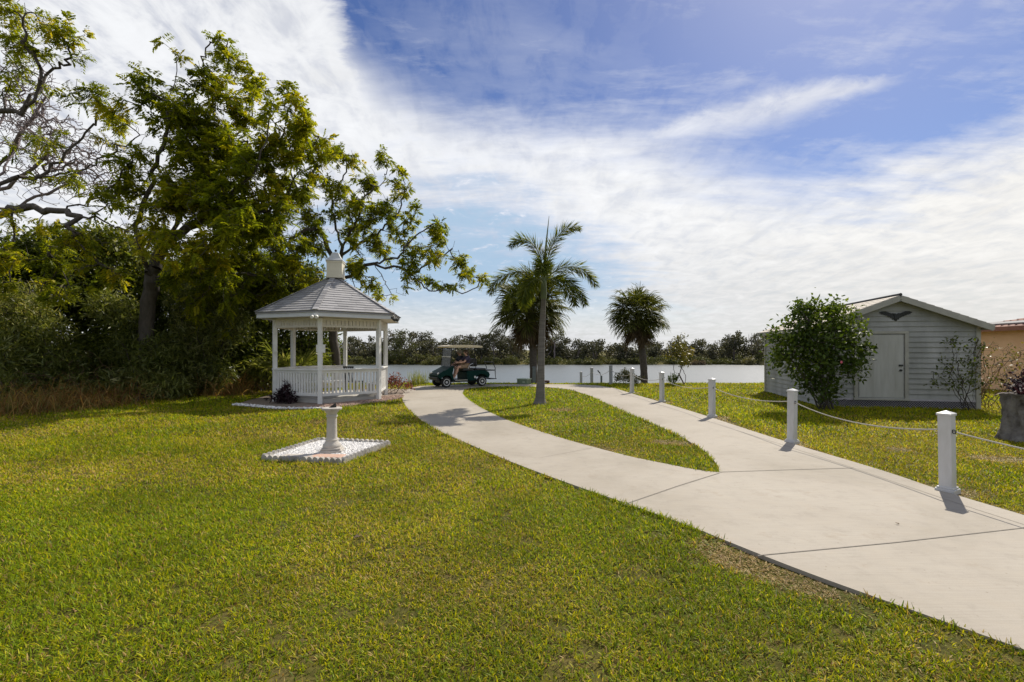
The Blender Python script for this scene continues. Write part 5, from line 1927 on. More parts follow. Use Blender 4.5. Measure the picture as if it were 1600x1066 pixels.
# spreading tree whose trunk stands left of the frame; limbs reach in from there
b = (-17.6, 15.2, -.05)
tA = clump_tree('spreading_tree', b, 'spreading tree reaching in from the left edge with long near level limbs and feathery leaves',
    [[b, at(-60, 470, 15.2), at(-40, 360, 15.0)],
     [at(-45, 370, 15.0), at(20, 328, 14.6), at(90, 330, 14.4), at(150, 312, 14.4), at(192, 272, 14.6), at(214, 232, 14.8), at(240, 200, 15)],
     [at(-40, 360, 15.0), at(10, 282, 15.4), at(70, 278, 15.8), at(130, 262, 15.8), at(178, 236, 16.0), at(226, 212, 16.2)],
     [at(-40, 340, 15.0), at(-20, 190, 15.4), at(40, 170, 15.2), at(62, 110, 15.0), at(38, 60, 14.8), at(42, 10, 14.6)],
     [at(40, 170, 15.2), at(78, 112, 15.6), at(108, 96, 15.6)],
     [at(90, 330, 14.4), at(160, 345, 13.8), at(220, 372, 13.6)],
     [at(70, 278, 15.8), at(120, 225, 16.2), at(165, 172, 16.4)]],
    [(30, 22, 34, 18, 14.8, 26), (75, 30, 26, 14, 14.8, 18), (105, 58, 24, 12, 15.2, 20), (20, 62, 26, 20, 15.0, 22), (52, 72, 20, 14, 15.0, 12), (112, 80, 12, 12, 15.4, 8), (35, 115, 22, 14, 15.2, 10), (10, 140, 20, 20, 15.2, 12),
     (140, 152, 30, 16, 16.2, 24), (165, 172, 16, 14, 16.4, 12), (188, 196, 18, 12, 16.2, 16), (180, 225, 14, 10, 16.2, 8), (105, 215, 12, 8, 16.2, 4), (60, 215, 22, 10, 15.8, 6), (85, 228, 20, 8, 15.8, 8), (30, 235, 30, 10, 15.8, 6),
     (220, 250, 22, 16, 14.8, 14), (170, 320, 40, 14, 14.0, 14), (100, 285, 30, 14, 15.2, 14), (215, 370, 30, 16, 13.7, 16), (45, 350, 40, 16, 14.6, 14), (140, 370, 44, 18, 14.0, 26), (20, 390, 30, 24, 14.2, 26), (80, 405, 34, 22, 14.2, 24), (160, 420, 34, 22, 14.2, 20), (30, 440, 40, 24, 14.2, 24), (100, 450, 34, 22, 14.3, 18)],
    'feather', 5, root=.20, tone=.55, lf=.12, lw=.044, rach=.30, pairs=6, bare=1.0, tuft=.15, f=.72)

# bare tree with a haze of grey twigs behind it
b = (-20.5, 18.6, -.05)
bt_ = Grow(.06)
o = empty('bare_tree', b); tag(o, 'leafless tree with a haze of fine grey purple twigs at the left edge', 'tree')
bt_.limb([b, at(-75, 450, 18.6), at(-60, 330, 18.6)])
for (x1, y1) in ((40, 200), (90, 220), (10, 150), (120, 280), (70, 150), (-60, 160)):
    bt_.limb([at(-62, 340, 18.6), at((x1 - 62) / 2, (y1 + 340) / 2 + 10, 18.6 + rs.uniform(-1, 1)), at(x1, y1, 18.6 + rs.uniform(-1.5, 1.5))], 6, .06)
T, _ = clump_points([(30, 130, 50, 40, 18.6, 620), (15, 190, 60, 50, 18.6, 700), (85, 215, 50, 45, 18.6, 700), (120, 265, 60, 40, 18.6, 560), (60, 280, 60, 40, 18.6, 200), (180, 285, 40, 28, 18.6, 90), (25, 75, 30, 25, 18.6, 70), (175, 240, 30, 25, 18.8, 60)], 1.0, .5)
bt_.reach(T, .3); bt_.radii(.0095, 2.9, .12)
bt_.mesh('trunk', M['twig_grey'], o, 4, b)

# the tall dense tree in the middle of the group
b = tuple(G(236, 622)) + (-.05,)
YC = b[1]
tC = clump_tree('broad_tree', b, 'tallest leafy tree of the group, with a forked dark trunk and yellow green crown', 
    [[b, at(228, 540, YC), at(236, 440, YC), at(258, 375, YC)],
     [at(236, 440, YC), at(224, 405, YC - .4), at(215, 350, YC - .9), at(240, 270, YC - 1.2), at(262, 190, YC - 1.2), at(276, 100, YC - 1.2)],
     [at(258, 375, YC), at(300, 300, YC + .3), at(318, 220, YC + .4), at(330, 130, YC + .3), at(322, 84, YC + .3), at(340, 62, YC + .3)],
     [at(258, 375, YC), at(330, 330, YC - 1.2), at(400, 265, YC - 1.5), at(425, 180, YC - 1.5), at(446, 160, YC - 1.6)],
     [at(300, 300, YC + .3), at(370, 220, YC + 1.2), at(404, 130, YC + 1.3)],
     [at(330, 330, YC - 1.2), at(420, 330, YC - .6), at(466, 270, YC - .4)],
     [at(330, 330, YC - 1.2), at(410, 250, YC - .8), at(455, 200, YC - .6), at(500, 215, YC - .4)],
     [at(410, 250, YC - .8), at(440, 190, YC - .8), at(448, 140, YC - .8)],
     [at(258, 375, YC), at(330, 420, YC + .2), at(400, 430, YC + 1.6)]],
    [(228, 132, 24, 12, YC - 1.0, 14), (276, 85, 5, 20, YC - 1.2, 4), (348, 66, 12, 8, YC + .3, 8), (305, 140, 22, 18, YC, 16), (330, 118, 20, 14, YC + .3, 14), (375, 112, 28, 14, YC + .8, 20), (408, 132, 16, 16, YC + 1.2, 14), (352, 160, 30, 22, YC, 30), (290, 170, 30, 22, YC - .8, 26),
     (256, 160, 20, 14, YC - 1.0, 12), (320, 205, 44, 28, YC - .2, 60), (390, 195, 24, 20, YC + .4, 22), (285, 225, 34, 26, YC - .9, 36), (360, 235, 48, 30, YC - .3, 80), (310, 265, 48, 32, YC - .8, 76), (400, 265, 32, 26, YC - 1.0, 40), (265, 292, 36, 22, YC - 1.4, 30),
     (345, 305, 54, 32, YC - 1.1, 90), (420, 300, 32, 26, YC - .6, 40), (290, 330, 52, 28, YC - 1.5, 64), (365, 355, 58, 30, YC - 1.6, 84), (235, 345, 34, 18, YC - 1.2, 20), (430, 350, 30, 28, YC - .8, 44), (300, 385, 50, 28, YC - 1.8, 60), (390, 400, 50, 30, YC + 1.0, 80),
     (440, 175, 26, 18, YC - 1.5, 14), (460, 160, 14, 10, YC - 1.5, 6), (452, 230, 18, 22, YC - .8, 10), (470, 265, 20, 20, YC - .4, 14), (445, 290, 22, 20, YC - .4, 18), (330, 440, 50, 24, YC - .4, 40), (210, 300, 24, 20, YC - 1.2, 16),
     (265, 430, 40, 30, YC - .6, 18), (335, 470, 46, 34, YC + .8, 36), (400, 450, 34, 30, YC + 2.6, 40), (470, 195, 24, 16, YC - .5, 14), (500, 220, 18, 12, YC - .4, 10), (452, 150, 14, 14, YC - .8, 8), (430, 215, 22, 20, YC - .8, 20), (480, 245, 22, 18, YC - .5, 16), (185, 178, 26, 16, YC - 1.2, 10), (205, 255, 26, 18, YC - 1.2, 14), (180, 300, 24, 14, YC - 1.2, 10)],
    'feather', 6, root=.22, tone=.48, lf=.125, lw=.056, rach=.30, pairs=6, f=.98, bare=.9, tuft=.19)

# open crowned tree behind the gazebo
YD = 20.5
b = (at(528, 600, YD)[0], YD, -.05)
tD = clump_tree('open_crowned_tree', b, 'open crowned tree behind the gazebo with wiry limbs spread over the water',
    [[b, at(520, 500, YD), at(528, 430, YD), at(534, 385, YD)],
     [at(528, 430, YD), at(505, 370, YD - .4), at(470, 320, YD - .6), at(452, 250, YD - .4), at(470, 205, YD - .2)],
     [at(534, 385, YD), at(520, 330, YD + .6), at(535, 280, YD + .8), at(545, 245, YD + .8)],
     [at(534, 385, YD), at(556, 350, YD - .6), at(570, 310, YD - .9), at(600, 280, YD - 1), at(606, 248, YD - 1)],
     [at(534, 400, YD), at(580, 370, YD - .9), at(605, 350, YD - 1.2), at(628, 320, YD - 1.2), at(630, 275, YD - 1.2)],
     [at(530, 440, YD), at(580, 412, YD - 1.2), at(620, 402, YD - 1.5), at(650, 370, YD - 1.6), at(688, 345, YD - 1.6)],
     [at(580, 412, YD - 1.2), at(640, 425, YD - 1.8), at(665, 452, YD - 2.0), at(720, 455, YD - 2.2), at(768, 450, YD - 2.2)],
     [at(580, 412, YD - 1.2), at(600, 440, YD - 1.6), at(630, 464, YD - 1.8)],
     [at(640, 425, YD - 1.8), at(690, 400, YD - 2.0), at(712, 380, YD - 2.0)],
     [at(505, 370, YD - .4), at(480, 360, YD - 1), at(440, 390, YD - 1.4)]],
    [(472, 206, 16, 12, YD - .2, 10), (508, 225, 14, 14, YD, 7), (540, 245, 22, 12, YD + .8, 20), (552, 250, 14, 10, YD + .8, 8), (568, 275, 22, 18, YD - .6, 22), (600, 246, 9, 7, YD - 1, 8), (528, 300, 26, 20, YD + .6, 22), (540, 318, 22, 14, YD + .6, 18), (560, 328, 26, 14, YD - .8, 22), (592, 318, 22, 14, YD - 1, 18),
     (628, 268, 8, 6, YD - 1.2, 6), (631, 298, 11, 13, YD - 1.2, 14), (575, 350, 26, 16, YD - .9, 22), (612, 335, 18, 12, YD - 1.2, 14), (625, 372, 18, 12, YD - 1.5, 14), (640, 345, 14, 10, YD - 1.4, 8), (652, 325, 8, 6, YD - 1.5, 4), (680, 348, 12, 10, YD - 1.6, 12), (660, 385, 18, 10, YD - 1.6, 12), (690, 368, 12, 12, YD - 1.8, 12),
     (648, 400, 18, 10, YD - 1.7, 12), (680, 400, 16, 12, YD - 1.9, 12), (712, 402, 14, 12, YD - 2.0, 12), (600, 390, 26, 12, YD - 1.3, 18), (570, 378, 24, 14, YD - 1, 16), (640, 430, 26, 9, YD - 1.8, 12), (735, 428, 14, 7, YD - 2.1, 8), (752, 436, 8, 6, YD - 2.2, 5), (700, 448, 18, 6, YD - 2.1, 6), (676, 440, 14, 7, YD - 2.0, 6),
     (500, 350, 30, 24, YD - .4, 30), (470, 330, 26, 24, YD - .6, 24), (455, 285, 18, 18, YD - .4, 14), (480, 270, 18, 16, YD - .3, 12), (500, 275, 18, 16, YD, 10), (478, 385, 34, 24, YD - 1.0, 44), (440, 400, 34, 26, YD - 1.4, 44), (545, 365, 18, 14, YD - .3, 14), (560, 425, 22, 18, YD - .8, 26), (545, 455, 26, 16, YD - .4, 24), (585, 440, 14, 12, YD - 1.2, 10), (455, 235, 16, 14, YD - .4, 8), (600, 462, 16, 6, YD - 1.7, 4), (430, 455, 40, 24, YD - 1.6, 50), (470, 430, 30, 22, YD - 1.4, 36), (420, 360, 30, 26, YD - 1.2, 30), (480, 240, 20, 16, YD - .4, 10)],
    'feather', 6, root=.18, tone=.46, lf=.125, lw=.058, rach=.25, pairs=5, f=1.0, bare=1.4, tuft=.14)

# dark evergreens that fill the bank under those crowns


def bush(name, base, label, clumps, mat, cat, n_leaf=30, lf=.11, lw=.045, wood='dark_stem', stems=6, root=.05, group=None, tone=.45, spread=.4, droop=-.2, up=.2, scat=.16, spread_base=.25, parts=('stems', 'foliage'), r0=.005):
    o = empty(name, base); tag(o, label, cat, group)
    g = Grow(.03)
    T, tones = clump_points(clumps, 1.0, .25)
    b = np.array(base)
    first = g.node(b, -1)
    ctr = T.mean(0)
    for i in range(stems):
        t = T[rs.randint(len(T))]
        mid = b + (t - b) * .45 + np.array((rs.normal() * .15, rs.normal() * .15, .1))
        foot = b + np.array((rs.normal() * spread_base, rs.normal() * spread_base, -.02))
        c = g.node(foot, first)
        cur = c
        for q in catmull([foot, mid, t], 5)[1:]:
            cur = g.node(q + rs.normal(size=3) * .02, cur)
    tips = np.array(g.reach(T, .3))
    g.radii(r0, 2.3)
    g.rad = np.minimum(g.rad, root)
    g.mesh(parts[0], M[wood], o, 5, base)
    P = g.p[tips]; D = unit(P - g.p[g.par[tips]])
    order = np.array([np.linalg.norm(T - p, axis=1).argmin() for p in P])
    n = len(P) * n_leaf
    PP = np.repeat(P, n_leaf, 0) + rs.normal(size=(n, 3)) * scat
    DD = unit(np.repeat(D, n_leaf, 0) * .6 + rand_dirs(n) + np.array((0, 0, droop)))
    NN = unit(np.array((0, 0, 1.)) + rs.normal(size=(n, 3)) * .6)
    LL = lf * rs.uniform(.7, 1.25, n)
    rnd = np.clip(tone + np.repeat(tones[order], n_leaf) + (rs.rand(n) - .5) * 2 * spread, 0, 1)
    leaf_obj(parts[1], PP, DD, NN, LL, LL * (lw / lf), rnd, M[mat], o, .12, base)
    return o


def gp3(px, py, z=-.05):
    return tuple(G(px, py)) + (z,)


bush('evergreen_tree', (-17.0, 17.4, -.05), 'dark evergreen tree under the level limbs at the left edge', [(30, 430, 60, 46, 17.0, 150), (90, 400, 60, 40, 17.4, 150), (60, 480, 70, 40, 17.2, 110), (10, 500, 50, 40, 17.0, 110), (130, 440, 40, 34, 17.6, 90)], 'ever', 'tree', 34, .20, .085, 'bark', 5, .12, parts=('trunk', 'crown'), scat=.2)
bush('evergreen_tree', (-13.6, 18.6, -.05), 'dark evergreen tree just behind the forked trunk, with pale gaps low in its crown', [(175, 400, 56, 40, 18.6, 150), (205, 470, 46, 46, 18.6, 130), (150, 490, 36, 30, 18.8, 70), (180, 540, 50, 36, 18.4, 90), (230, 520, 40, 50, 18.8, 110), (255, 450, 40, 30, 19.2, 60)], 'ever', 'tree', 34, .20, .085, 'bark', 5, .12, parts=('trunk', 'crown'), scat=.2)
bush('evergreen_tree', (-11.4, 19.6, -.05), 'dark rounded evergreen between the forked trunk and the gazebo', [(300, 440, 60, 44, 19.4, 170), (350, 480, 60, 50, 19.6, 190), (290, 520, 50, 46, 19.4, 130), (390, 440, 44, 40, 19.8, 120), (380, 530, 44, 46, 20.0, 130), (330, 570, 50, 34, 19.4, 100)], 'ever', 'tree', 34, .20, .08, 'bark', 5, .12, parts=('trunk', 'crown'), scat=.2)
bush('evergreen_tree', (-9.6, 22.4, -.05), 'shadowed evergreen right behind the gazebo posts', [(420, 480, 44, 50, 22.2, 150), (460, 440, 44, 36, 22.4, 120), (440, 560, 50, 46, 22.4, 150), (500, 470, 40, 40, 22.6, 100), (490, 540, 36, 46, 22.8, 100), (400, 590, 40, 22, 22.0, 70)], 'ever', 'tree', 34, .20, .085, 'bark', 5, .12, parts=('trunk', 'crown'), scat=.22)
# lance leaved shrubs
bush('oleander_shrub', gp3(228, 624), 'pale lance leaved shrub growing round the forked trunk', [(215, 590, 34, 24, 16.0, 70), (245, 560, 30, 30, 16.0, 70), (205, 540, 26, 26, 16.2, 50), (260, 600, 26, 16, 15.8, 50), (170, 480, 30, 24, 16.2, 40), (190, 500, 24, 30, 16.2, 40)], 'lance', 'shrub', 24, .25, .040, stems=9, root=.022, tone=.55, scat=.14)
bush('oleander_shrub', gp3(322, 614), 'tall lance leaved shrub with arching stems left of the tawny grass clump', [(310, 470, 40, 34, 17.6, 90), (345, 450, 34, 26, 17.8, 70), (350, 510, 40, 36, 17.8, 90), (300, 530, 34, 34, 17.4, 80), (330, 580, 34, 26, 17.4, 60)], 'lance', 'shrub', 24, .25, .040, stems=9, root=.022, tone=.5, scat=.14)
bush('oleander_shrub', gp3(40, 628), 'leaning lance leaved shrub at the left edge above the dry grass', [(20, 480, 36, 40, 14.6, 80), (60, 520, 40, 30, 14.8, 60), (15, 550, 30, 36, 14.2, 60), (75, 560, 34, 24, 14.8, 40)], 'lance', 'shrub', 22, .26, .038, stems=9, root=.02, tone=.6, scat=.16)


def grass_clump(name, base, n, length, spread, label, mat, lw=.012, droop=1.0, tone=.5, spread_t=.5, cat='ornamental grass', el=(55, 88), group=None):
    """arching blades from one tuft: three pieces per blade"""
    o = empty(name, base)
    tag(o, label, cat, group)
    az = rs.uniform(0, 2 * PI, n); e = R(rs.uniform(el[0], el[1], n) if False else 0) + np.radians(rs.uniform(el[0], el[1], n))
    d = np.stack([np.cos(az) * np.cos(e), np.sin(az) * np.cos(e), np.sin(e)], -1)
    L = length * rs.uniform(.5, 1.15, n)
    p = np.stack([rs.normal(size=n) * spread, rs.normal(size=n) * spread, np.zeros(n)], -1)
    sd_ = unit(np.cross(d, np.array((0, 0, 1.)) + rs.normal(size=(n, 3)) * .2))
    k = 5
    rows = []
    w = lw * rs.uniform(.6, 1.2, n)
    for i in range(k + 1):
        ww = (w * (1 - (i / k) ** 1.5 * .95))[:, None]
        rows.append(np.stack([p - sd_ * ww / 2, p + sd_ * ww / 2], 1))
        d = unit(d + np.array((0, 0, -1.)) * droop * (.10 + .14 * i))
        p = p + d * (L / k)[:, None]
    v = np.stack(rows, 1).reshape(n, -1, 3)
    f = np.array([[2 * i, 2 * i + 1, 2 * i + 3, 2 * i + 2] for i in range(k)])
    ff = f[None] + (np.arange(n) * 2 * (k + 1))[:, None, None]
    rnd = np.repeat(np.clip(tone + (rs.rand(n) - .5) * 2 * spread_t, 0, 1), k)
    me = np_mesh('blades', v.reshape(-1, 3), ff.reshape(-1, 4), rnd=rnd)
    link_mesh('blades', me, M[mat], o)
    return o


GL = [(18, 643, 760, 1.35, .75, 'tangled brown dry grass at the left edge of the lawn'), (75, 639, 760, 1.4, .8, 'tangled brown dry grass between the edge clump and the orange one'), (137, 632, 700, 1.35, .75, 'orange brown dry grass just left of the shrub round the forked trunk'),
      (358, 616, 600, 1.5, .45, 'tawny arching grass clump in front of the dark evergreens left of the gazebo'), (395, 608, 240, 1.2, .35, 'greenish dry grass clump nearest the gazebo bed')]
for px_, py_, n, ln, sp, lb in GL:
    grass_clump('dry_grass_clump', gp3(px_, py_), n, ln, sp, lb, 'dry', .018, 1.5, .5, .55, group='dry grass clumps along the tree line', el=(12, 86))
bush('oleander_shrub', gp3(95, 630), 'small lance leaved shrub standing among the brown dry grass', [(92, 590, 30, 22, 14.9, 50), (70, 570, 24, 22, 15.0, 34), (118, 605, 22, 14, 14.8, 30)], 'lance', 'shrub', 16, .24, .036, stems=7, root=.016, tone=.5, scat=.14)
bush('oleander_shrub', gp3(280, 618), 'low pale leaved shrub in front of the forked trunk, at the lawn edge', [(275, 600, 30, 14, 16.6, 50), (255, 585, 24, 20, 16.6, 40), (300, 590, 24, 18, 16.8, 40)], 'lance', 'shrub', 16, .24, .036, stems=7, root=.016, tone=.6, scat=.14)
bush('undergrowth_shrub', (-14.6, 15.4, -.05), 'twiggy brownish shrub in the dry grass under the level limbs', [(60, 590, 60, 30, 14.6, 90), (120, 580, 50, 34, 15.2, 90), (30, 600, 40, 20, 14.2, 50)], 'lance', 'shrub', 10, .12, .03, 'red_twig', 12, .014, tone=.45, scat=.16)
bush('undergrowth_shrub', (-9.7, 19.2, -.05), 'low dark shrub at the foot of the evergreen beside the gazebo', [(395, 585, 34, 24, 19.4, 90), (370, 600, 30, 14, 19.2, 50), (420, 560, 20, 30, 19.8, 50)], 'ever', 'shrub', 26, .12, .045, 'dark_stem', 8, .014, tone=.4, scat=.16)
UG = [(-18.4, 16.6, [(5, 590, 50, 34, 16.4, 80), (50, 575, 46, 34, 16.6, 80)], 'dense dark undergrowth at the far left behind the brown dry grass'),
      (-15.9, 18.4, [(105, 585, 44, 34, 18.2, 90), (150, 575, 44, 36, 18.4, 90), (130, 545, 40, 26, 18.4, 60)], 'dense dark undergrowth left of the forked trunk'),
      (-13.6, 19.8, [(205, 585, 40, 34, 19.8, 90), (255, 580, 44, 36, 19.8, 90), (235, 545, 40, 30, 19.8, 70)], 'dense dark undergrowth right behind the forked trunk'),
      (-11.8, 21.4, [(305, 580, 44, 32, 21.2, 90), (350, 575, 44, 36, 21.4, 90)], 'dense dark undergrowth behind the tawny grass clump')]
for x_, y_, cl, lb in UG:
    bush('undergrowth_shrub', (x_, y_, -.05), lb, cl, 'ever', 'shrub', 36, .17, .07, 'dark_stem', 10, .02, tone=.4, scat=.22)
# palmetto seen through the gazebo
pb = (at(452, 600, 19.2)[0], 19.2, -.05)
pt = empty('palmetto', pb); tag(pt, 'low palmetto with striped narrow fronds seen through the gazebo', 'palm shrub')
pm = MB(); lv = []
for i in range(16):
    az = i * 2.39996; el = rs.uniform(.35, 1.2)
    fan(np.array(pb) + np.array((0, 0, .35)), (math.cos(az) * math.cos(el), math.sin(az) * math.cos(el), math.sin(el)), rs.uniform(.6, 1.0), rs.uniform(.7, .95), 22, pm, lv)
pm.v = [tuple(Vector(v) - Vector(pb)) for v in pm.v]
ps = pm.build('stems', M['stem_green'], pt)
leaves_from(lv, 'fronds', M['lance'], pt, pb, .6, .4, .05)

# glossy bush by the shed with a pink flower
cb = (8.62, 13.25, -.05)
YB = 13.2
bush('camellia_bush', cb, 'big glossy dark green bush with a pink flower before the shed corner',
     [(1262, 500, 36, 24, YB, 70), (1300, 496, 30, 22, YB, 60), (1235, 530, 34, 24, YB, 70), (1285, 535, 44, 30, YB - .3, 100), (1320, 520, 26, 26, YB, 50), (1335, 545, 18, 16, YB - .2, 24), (1222, 555, 18, 18, YB, 24), (1250, 565, 34, 24, YB - .2, 70), (1300, 570, 36, 26, YB - .3, 70), (1330, 575, 14, 18, YB, 16), (1270, 600, 32, 18, YB - .2, 40), (1296, 608, 18, 16, YB - .1, 22), (1272, 478, 14, 10, YB, 14), (1254, 482, 12, 8, YB, 10), (1300, 478, 14, 8, YB, 12), (1330, 500, 8, 10, YB, 8), (1215, 525, 10, 14, YB, 8), (1345, 560, 6, 5, YB - .2, 4)],
     'camellia', 'bush', 10, .125, .068, 'dark_stem', 9, .03, tone=.45, scat=.10, droop=-.1, spread_base=.16)
fl = empty('camellia_flower', at(1314, 566, YB - .95)); fl.parent = bpy.data.objects['camellia_bush']
fl.matrix_parent_inverse = Matrix.Translation(-Vector(cb))
mb = MB()
for i in range(9):
    a = i * 2.4; t = R(25 + 6 * i)
    mb.ball((.032 * math.cos(a) * math.sin(t) * 1.2, -.02 - .012 * math.cos(t), .032 * math.sin(a)), .028, 8, 5, (1, .5, 1))
bpy.data.objects.remove(fl)
fo = mb.build('flower', M['pink'], bpy.data.objects['camellia_bush'], smooth=True)
fo.location = Vector(at(1314, 566, YB - .95)) - Vector(cb); fo.scale = (.6, .6, .6)

# sparse shrubs at the right corner of the shed
bush('sparse_shrub', gp3(1512, 640), 'sparse thin stemmed shrub with few dark leaves against the shed front', [(1490, 580, 26, 30, 12.8, 40), (1510, 550, 18, 26, 12.9, 34), (1480, 600, 16, 14, 12.7, 16), (1520, 590, 16, 26, 12.9, 26), (1492, 535, 10, 10, 12.8, 8)], 'ever', 'shrub', 4, .085, .05, 'dark_stem', 9, .012, tone=.4, scat=.06, spread_base=.1, r0=.0035)
bush('sparse_shrub', gp3(1535, 636), 'dry orange twigged shrub with yellowing leaves before the orange wall', [(1555, 565, 24, 30, 13.0, 44), (1580, 570, 22, 30, 13.1, 40), (1545, 590, 18, 24, 13.0, 40), (1570, 605, 24, 16, 13.0, 40), (1600, 560, 20, 30, 13.2, 50), (1540, 540, 8, 14, 13.0, 10)], 'young', 'shrub', 2, .075, .04, 'red_twig', 14, .010, tone=.5, scat=.06, spread_base=.16, r0=.0035)
# stump planter with a dark bromeliad
sbx, sby = G(1612, 690)
sp_ = empty('stump_planter', (sbx + .12, sby + .15, -.05)); tag(sp_, 'rough grey hollow stump standing at the right edge of the lawn', 'stump')
n = 40; prof = np.linspace(0, 1, 16)
vs, fs = [], []
ph = rs.uniform(0, 6, 5)
for i, t in enumerate(prof):
    for j in range(n):
        a = 2 * PI * j / n
        r_ = (.36 - .06 * math.sin(t * 2.6) + .03 * (1 - t)) * (1 + .10 * math.sin(3 * a + ph[0] + t * 2) + .07 * math.sin(7 * a + ph[1] - t * 5) + .05 * math.sin(13 * a + ph[2] + t * 11) + rs.normal() * .025)
        vs.append((r_ * math.cos(a), r_ * math.sin(a), t * .88 + rs.normal() * .008))
for i in range(len(prof) - 1):
    for j in range(n):
        fs.append((i * n + j, i * n + (j + 1) % n, (i + 1) * n + (j + 1) % n, (i + 1) * n + j))
k = len(vs)
for j in range(n):
    x, y, z = vs[(len(prof) - 1) * n + j]; vs.append((x * .72, y * .72, z - .02))
for j in range(n):
    fs.append(((len(prof) - 1) * n + j, (len(prof) - 1) * n + (j + 1) % n, k + (j + 1) % n, k + j))
fs.append(tuple(k + j for j in range(n)))
mb = MB(); mb.add(vs, fs); mb.build('stump', M['stump'], sp_, smooth=True)
pb = (sbx + .12, sby + .15, .82)
grass_clump('bromeliad', pb, 90, .33, .10, 'dark purple strap leaved plant growing out of the grey stump', 'maroon', .045, .6, .45, .5, 'plant', (12, 85))
bush('croton_shrub', (10.8, 9.7, -.05), 'dark purple leaved shrub behind the stump at the right edge', [(1606, 608, 18, 14, 9.7, 40), (1636, 600, 26, 24, 9.7, 60)], 'maroon', 'shrub', 12, .10, .05, 'dark_stem', 8, .012, tone=.4, scat=.08)

# plants round the gazebo bed
db = (G(452, 628)[0], G(452, 628)[1], -.03)
bush('ti_plant', db, 'dark maroon leaved plant at the front corner of the gazebo', [(448, 612, 13, 8, 15.0, 26), (440, 620, 14, 6, 14.9, 20), (458, 622, 8, 6, 14.8, 12), (452, 604, 9, 5, 15.1, 12)], 'maroon', 'plant', 12, .15, .045, 'dark_stem', 6, .012, tone=.4, scat=.05)
rb = (G(620, 613)[0], G(620, 613)[1], -.03)
bush('croton_shrub', rb, 'sparse reddish leaved shrub by the path side of the gazebo', [(612, 596, 9, 8, 18.2, 30), (624, 598, 14, 8, 18.2, 34), (638, 602, 9, 6, 18.4, 18), (618, 588, 7, 5, 18.2, 10)], 'red_leaf', 'shrub', 6, .09, .045, 'red_twig', 7, .010, tone=.4, scat=.05)
for px_, lb in ((648, 'upright narrow leaved tuft at the water side of the path, left one'), (659, 'upright narrow leaved tuft at the water side of the path, beside the cart wheel')):
    Yq = 22.4 if px_ < 655 else 22.9
    grass_clump('iris_tuft', (at(px_, 0, Yq)[0], Yq, -.05), 70, .75, .14, lb, 'lance', .03, .35, .75, .25, 'plant', (62, 88), 'iris tufts beside the path')
bush('flowering_bush', (at(978, 0, 23.6)[0], 23.6, -.08), 'rounded light green bush between the fence post and the fan palm', [(968, 590, 9, 7, 23.6, 30), (982, 588, 10, 8, 23.6, 34), (994, 592, 8, 6, 23.6, 22), (976, 583, 7, 5, 23.6, 14)], 'young', 'bush', 10, .10, .05, 'stem_green', 8, .01, tone=.4, scat=.06)
bush('young_tree', (at(1053, 0, 23.0)[0], 23.0, -.06), 'taller sapling with a yellow green crown leaning at the water side', [(1062, 545, 18, 10, 23.2, 34), (1050, 552, 12, 8, 23.2, 18), (1074, 550, 14, 8, 23.2, 20), (1063, 530, 8, 7, 23.2, 14)], 'young', 'tree', 9, .13, .055, 'dark_stem', 2, .022, tone=.5, scat=.08, spread_base=.01, parts=('trunk', 'crown'))
bush('young_tree', (at(1069, 0, 22.8)[0], 22.8, -.06), 'small spindly sapling just right of the leaning stake', [(1070, 563, 7, 7, 22.8, 18), (1067, 570, 5, 5, 22.8, 8)], 'young', 'tree', 8, .11, .045, 'dark_stem', 1, .014, tone=.4, scat=.06, spread_base=.01, parts=('trunk', 'crown'))
bush('low_shrub', (at(1052, 0, 22.7)[0], 22.7, -.06), 'low green tuft with spiky leaves at the foot of the taller sapling', [(1052, 592, 7, 5, 22.7, 16), (1056, 587, 4, 4, 22.7, 6)], 'camellia', 'shrub', 8, .16, .05, 'stem_green', 5, .008, tone=.6, scat=.05, spread_base=.04)

# ================================================================== the far wood
far_top = ([-200, 0, 300, 440, 520, 580, 612, 630, 650, 672, 690, 705, 730, 760, 790, 815, 850, 880, 905, 940, 985, 1020, 1060, 1100, 1130, 1150, 1180, 1215, 1300, 1500, 1800],
           [520, 520, 520, 525, 528, 530, 522, 520, 521, 526, 530, 529, 520, 516, 524, 528, 522, 532, 538, 536, 540, 534, 532, 533, 530, 520, 516, 522, 524, 520, 520])


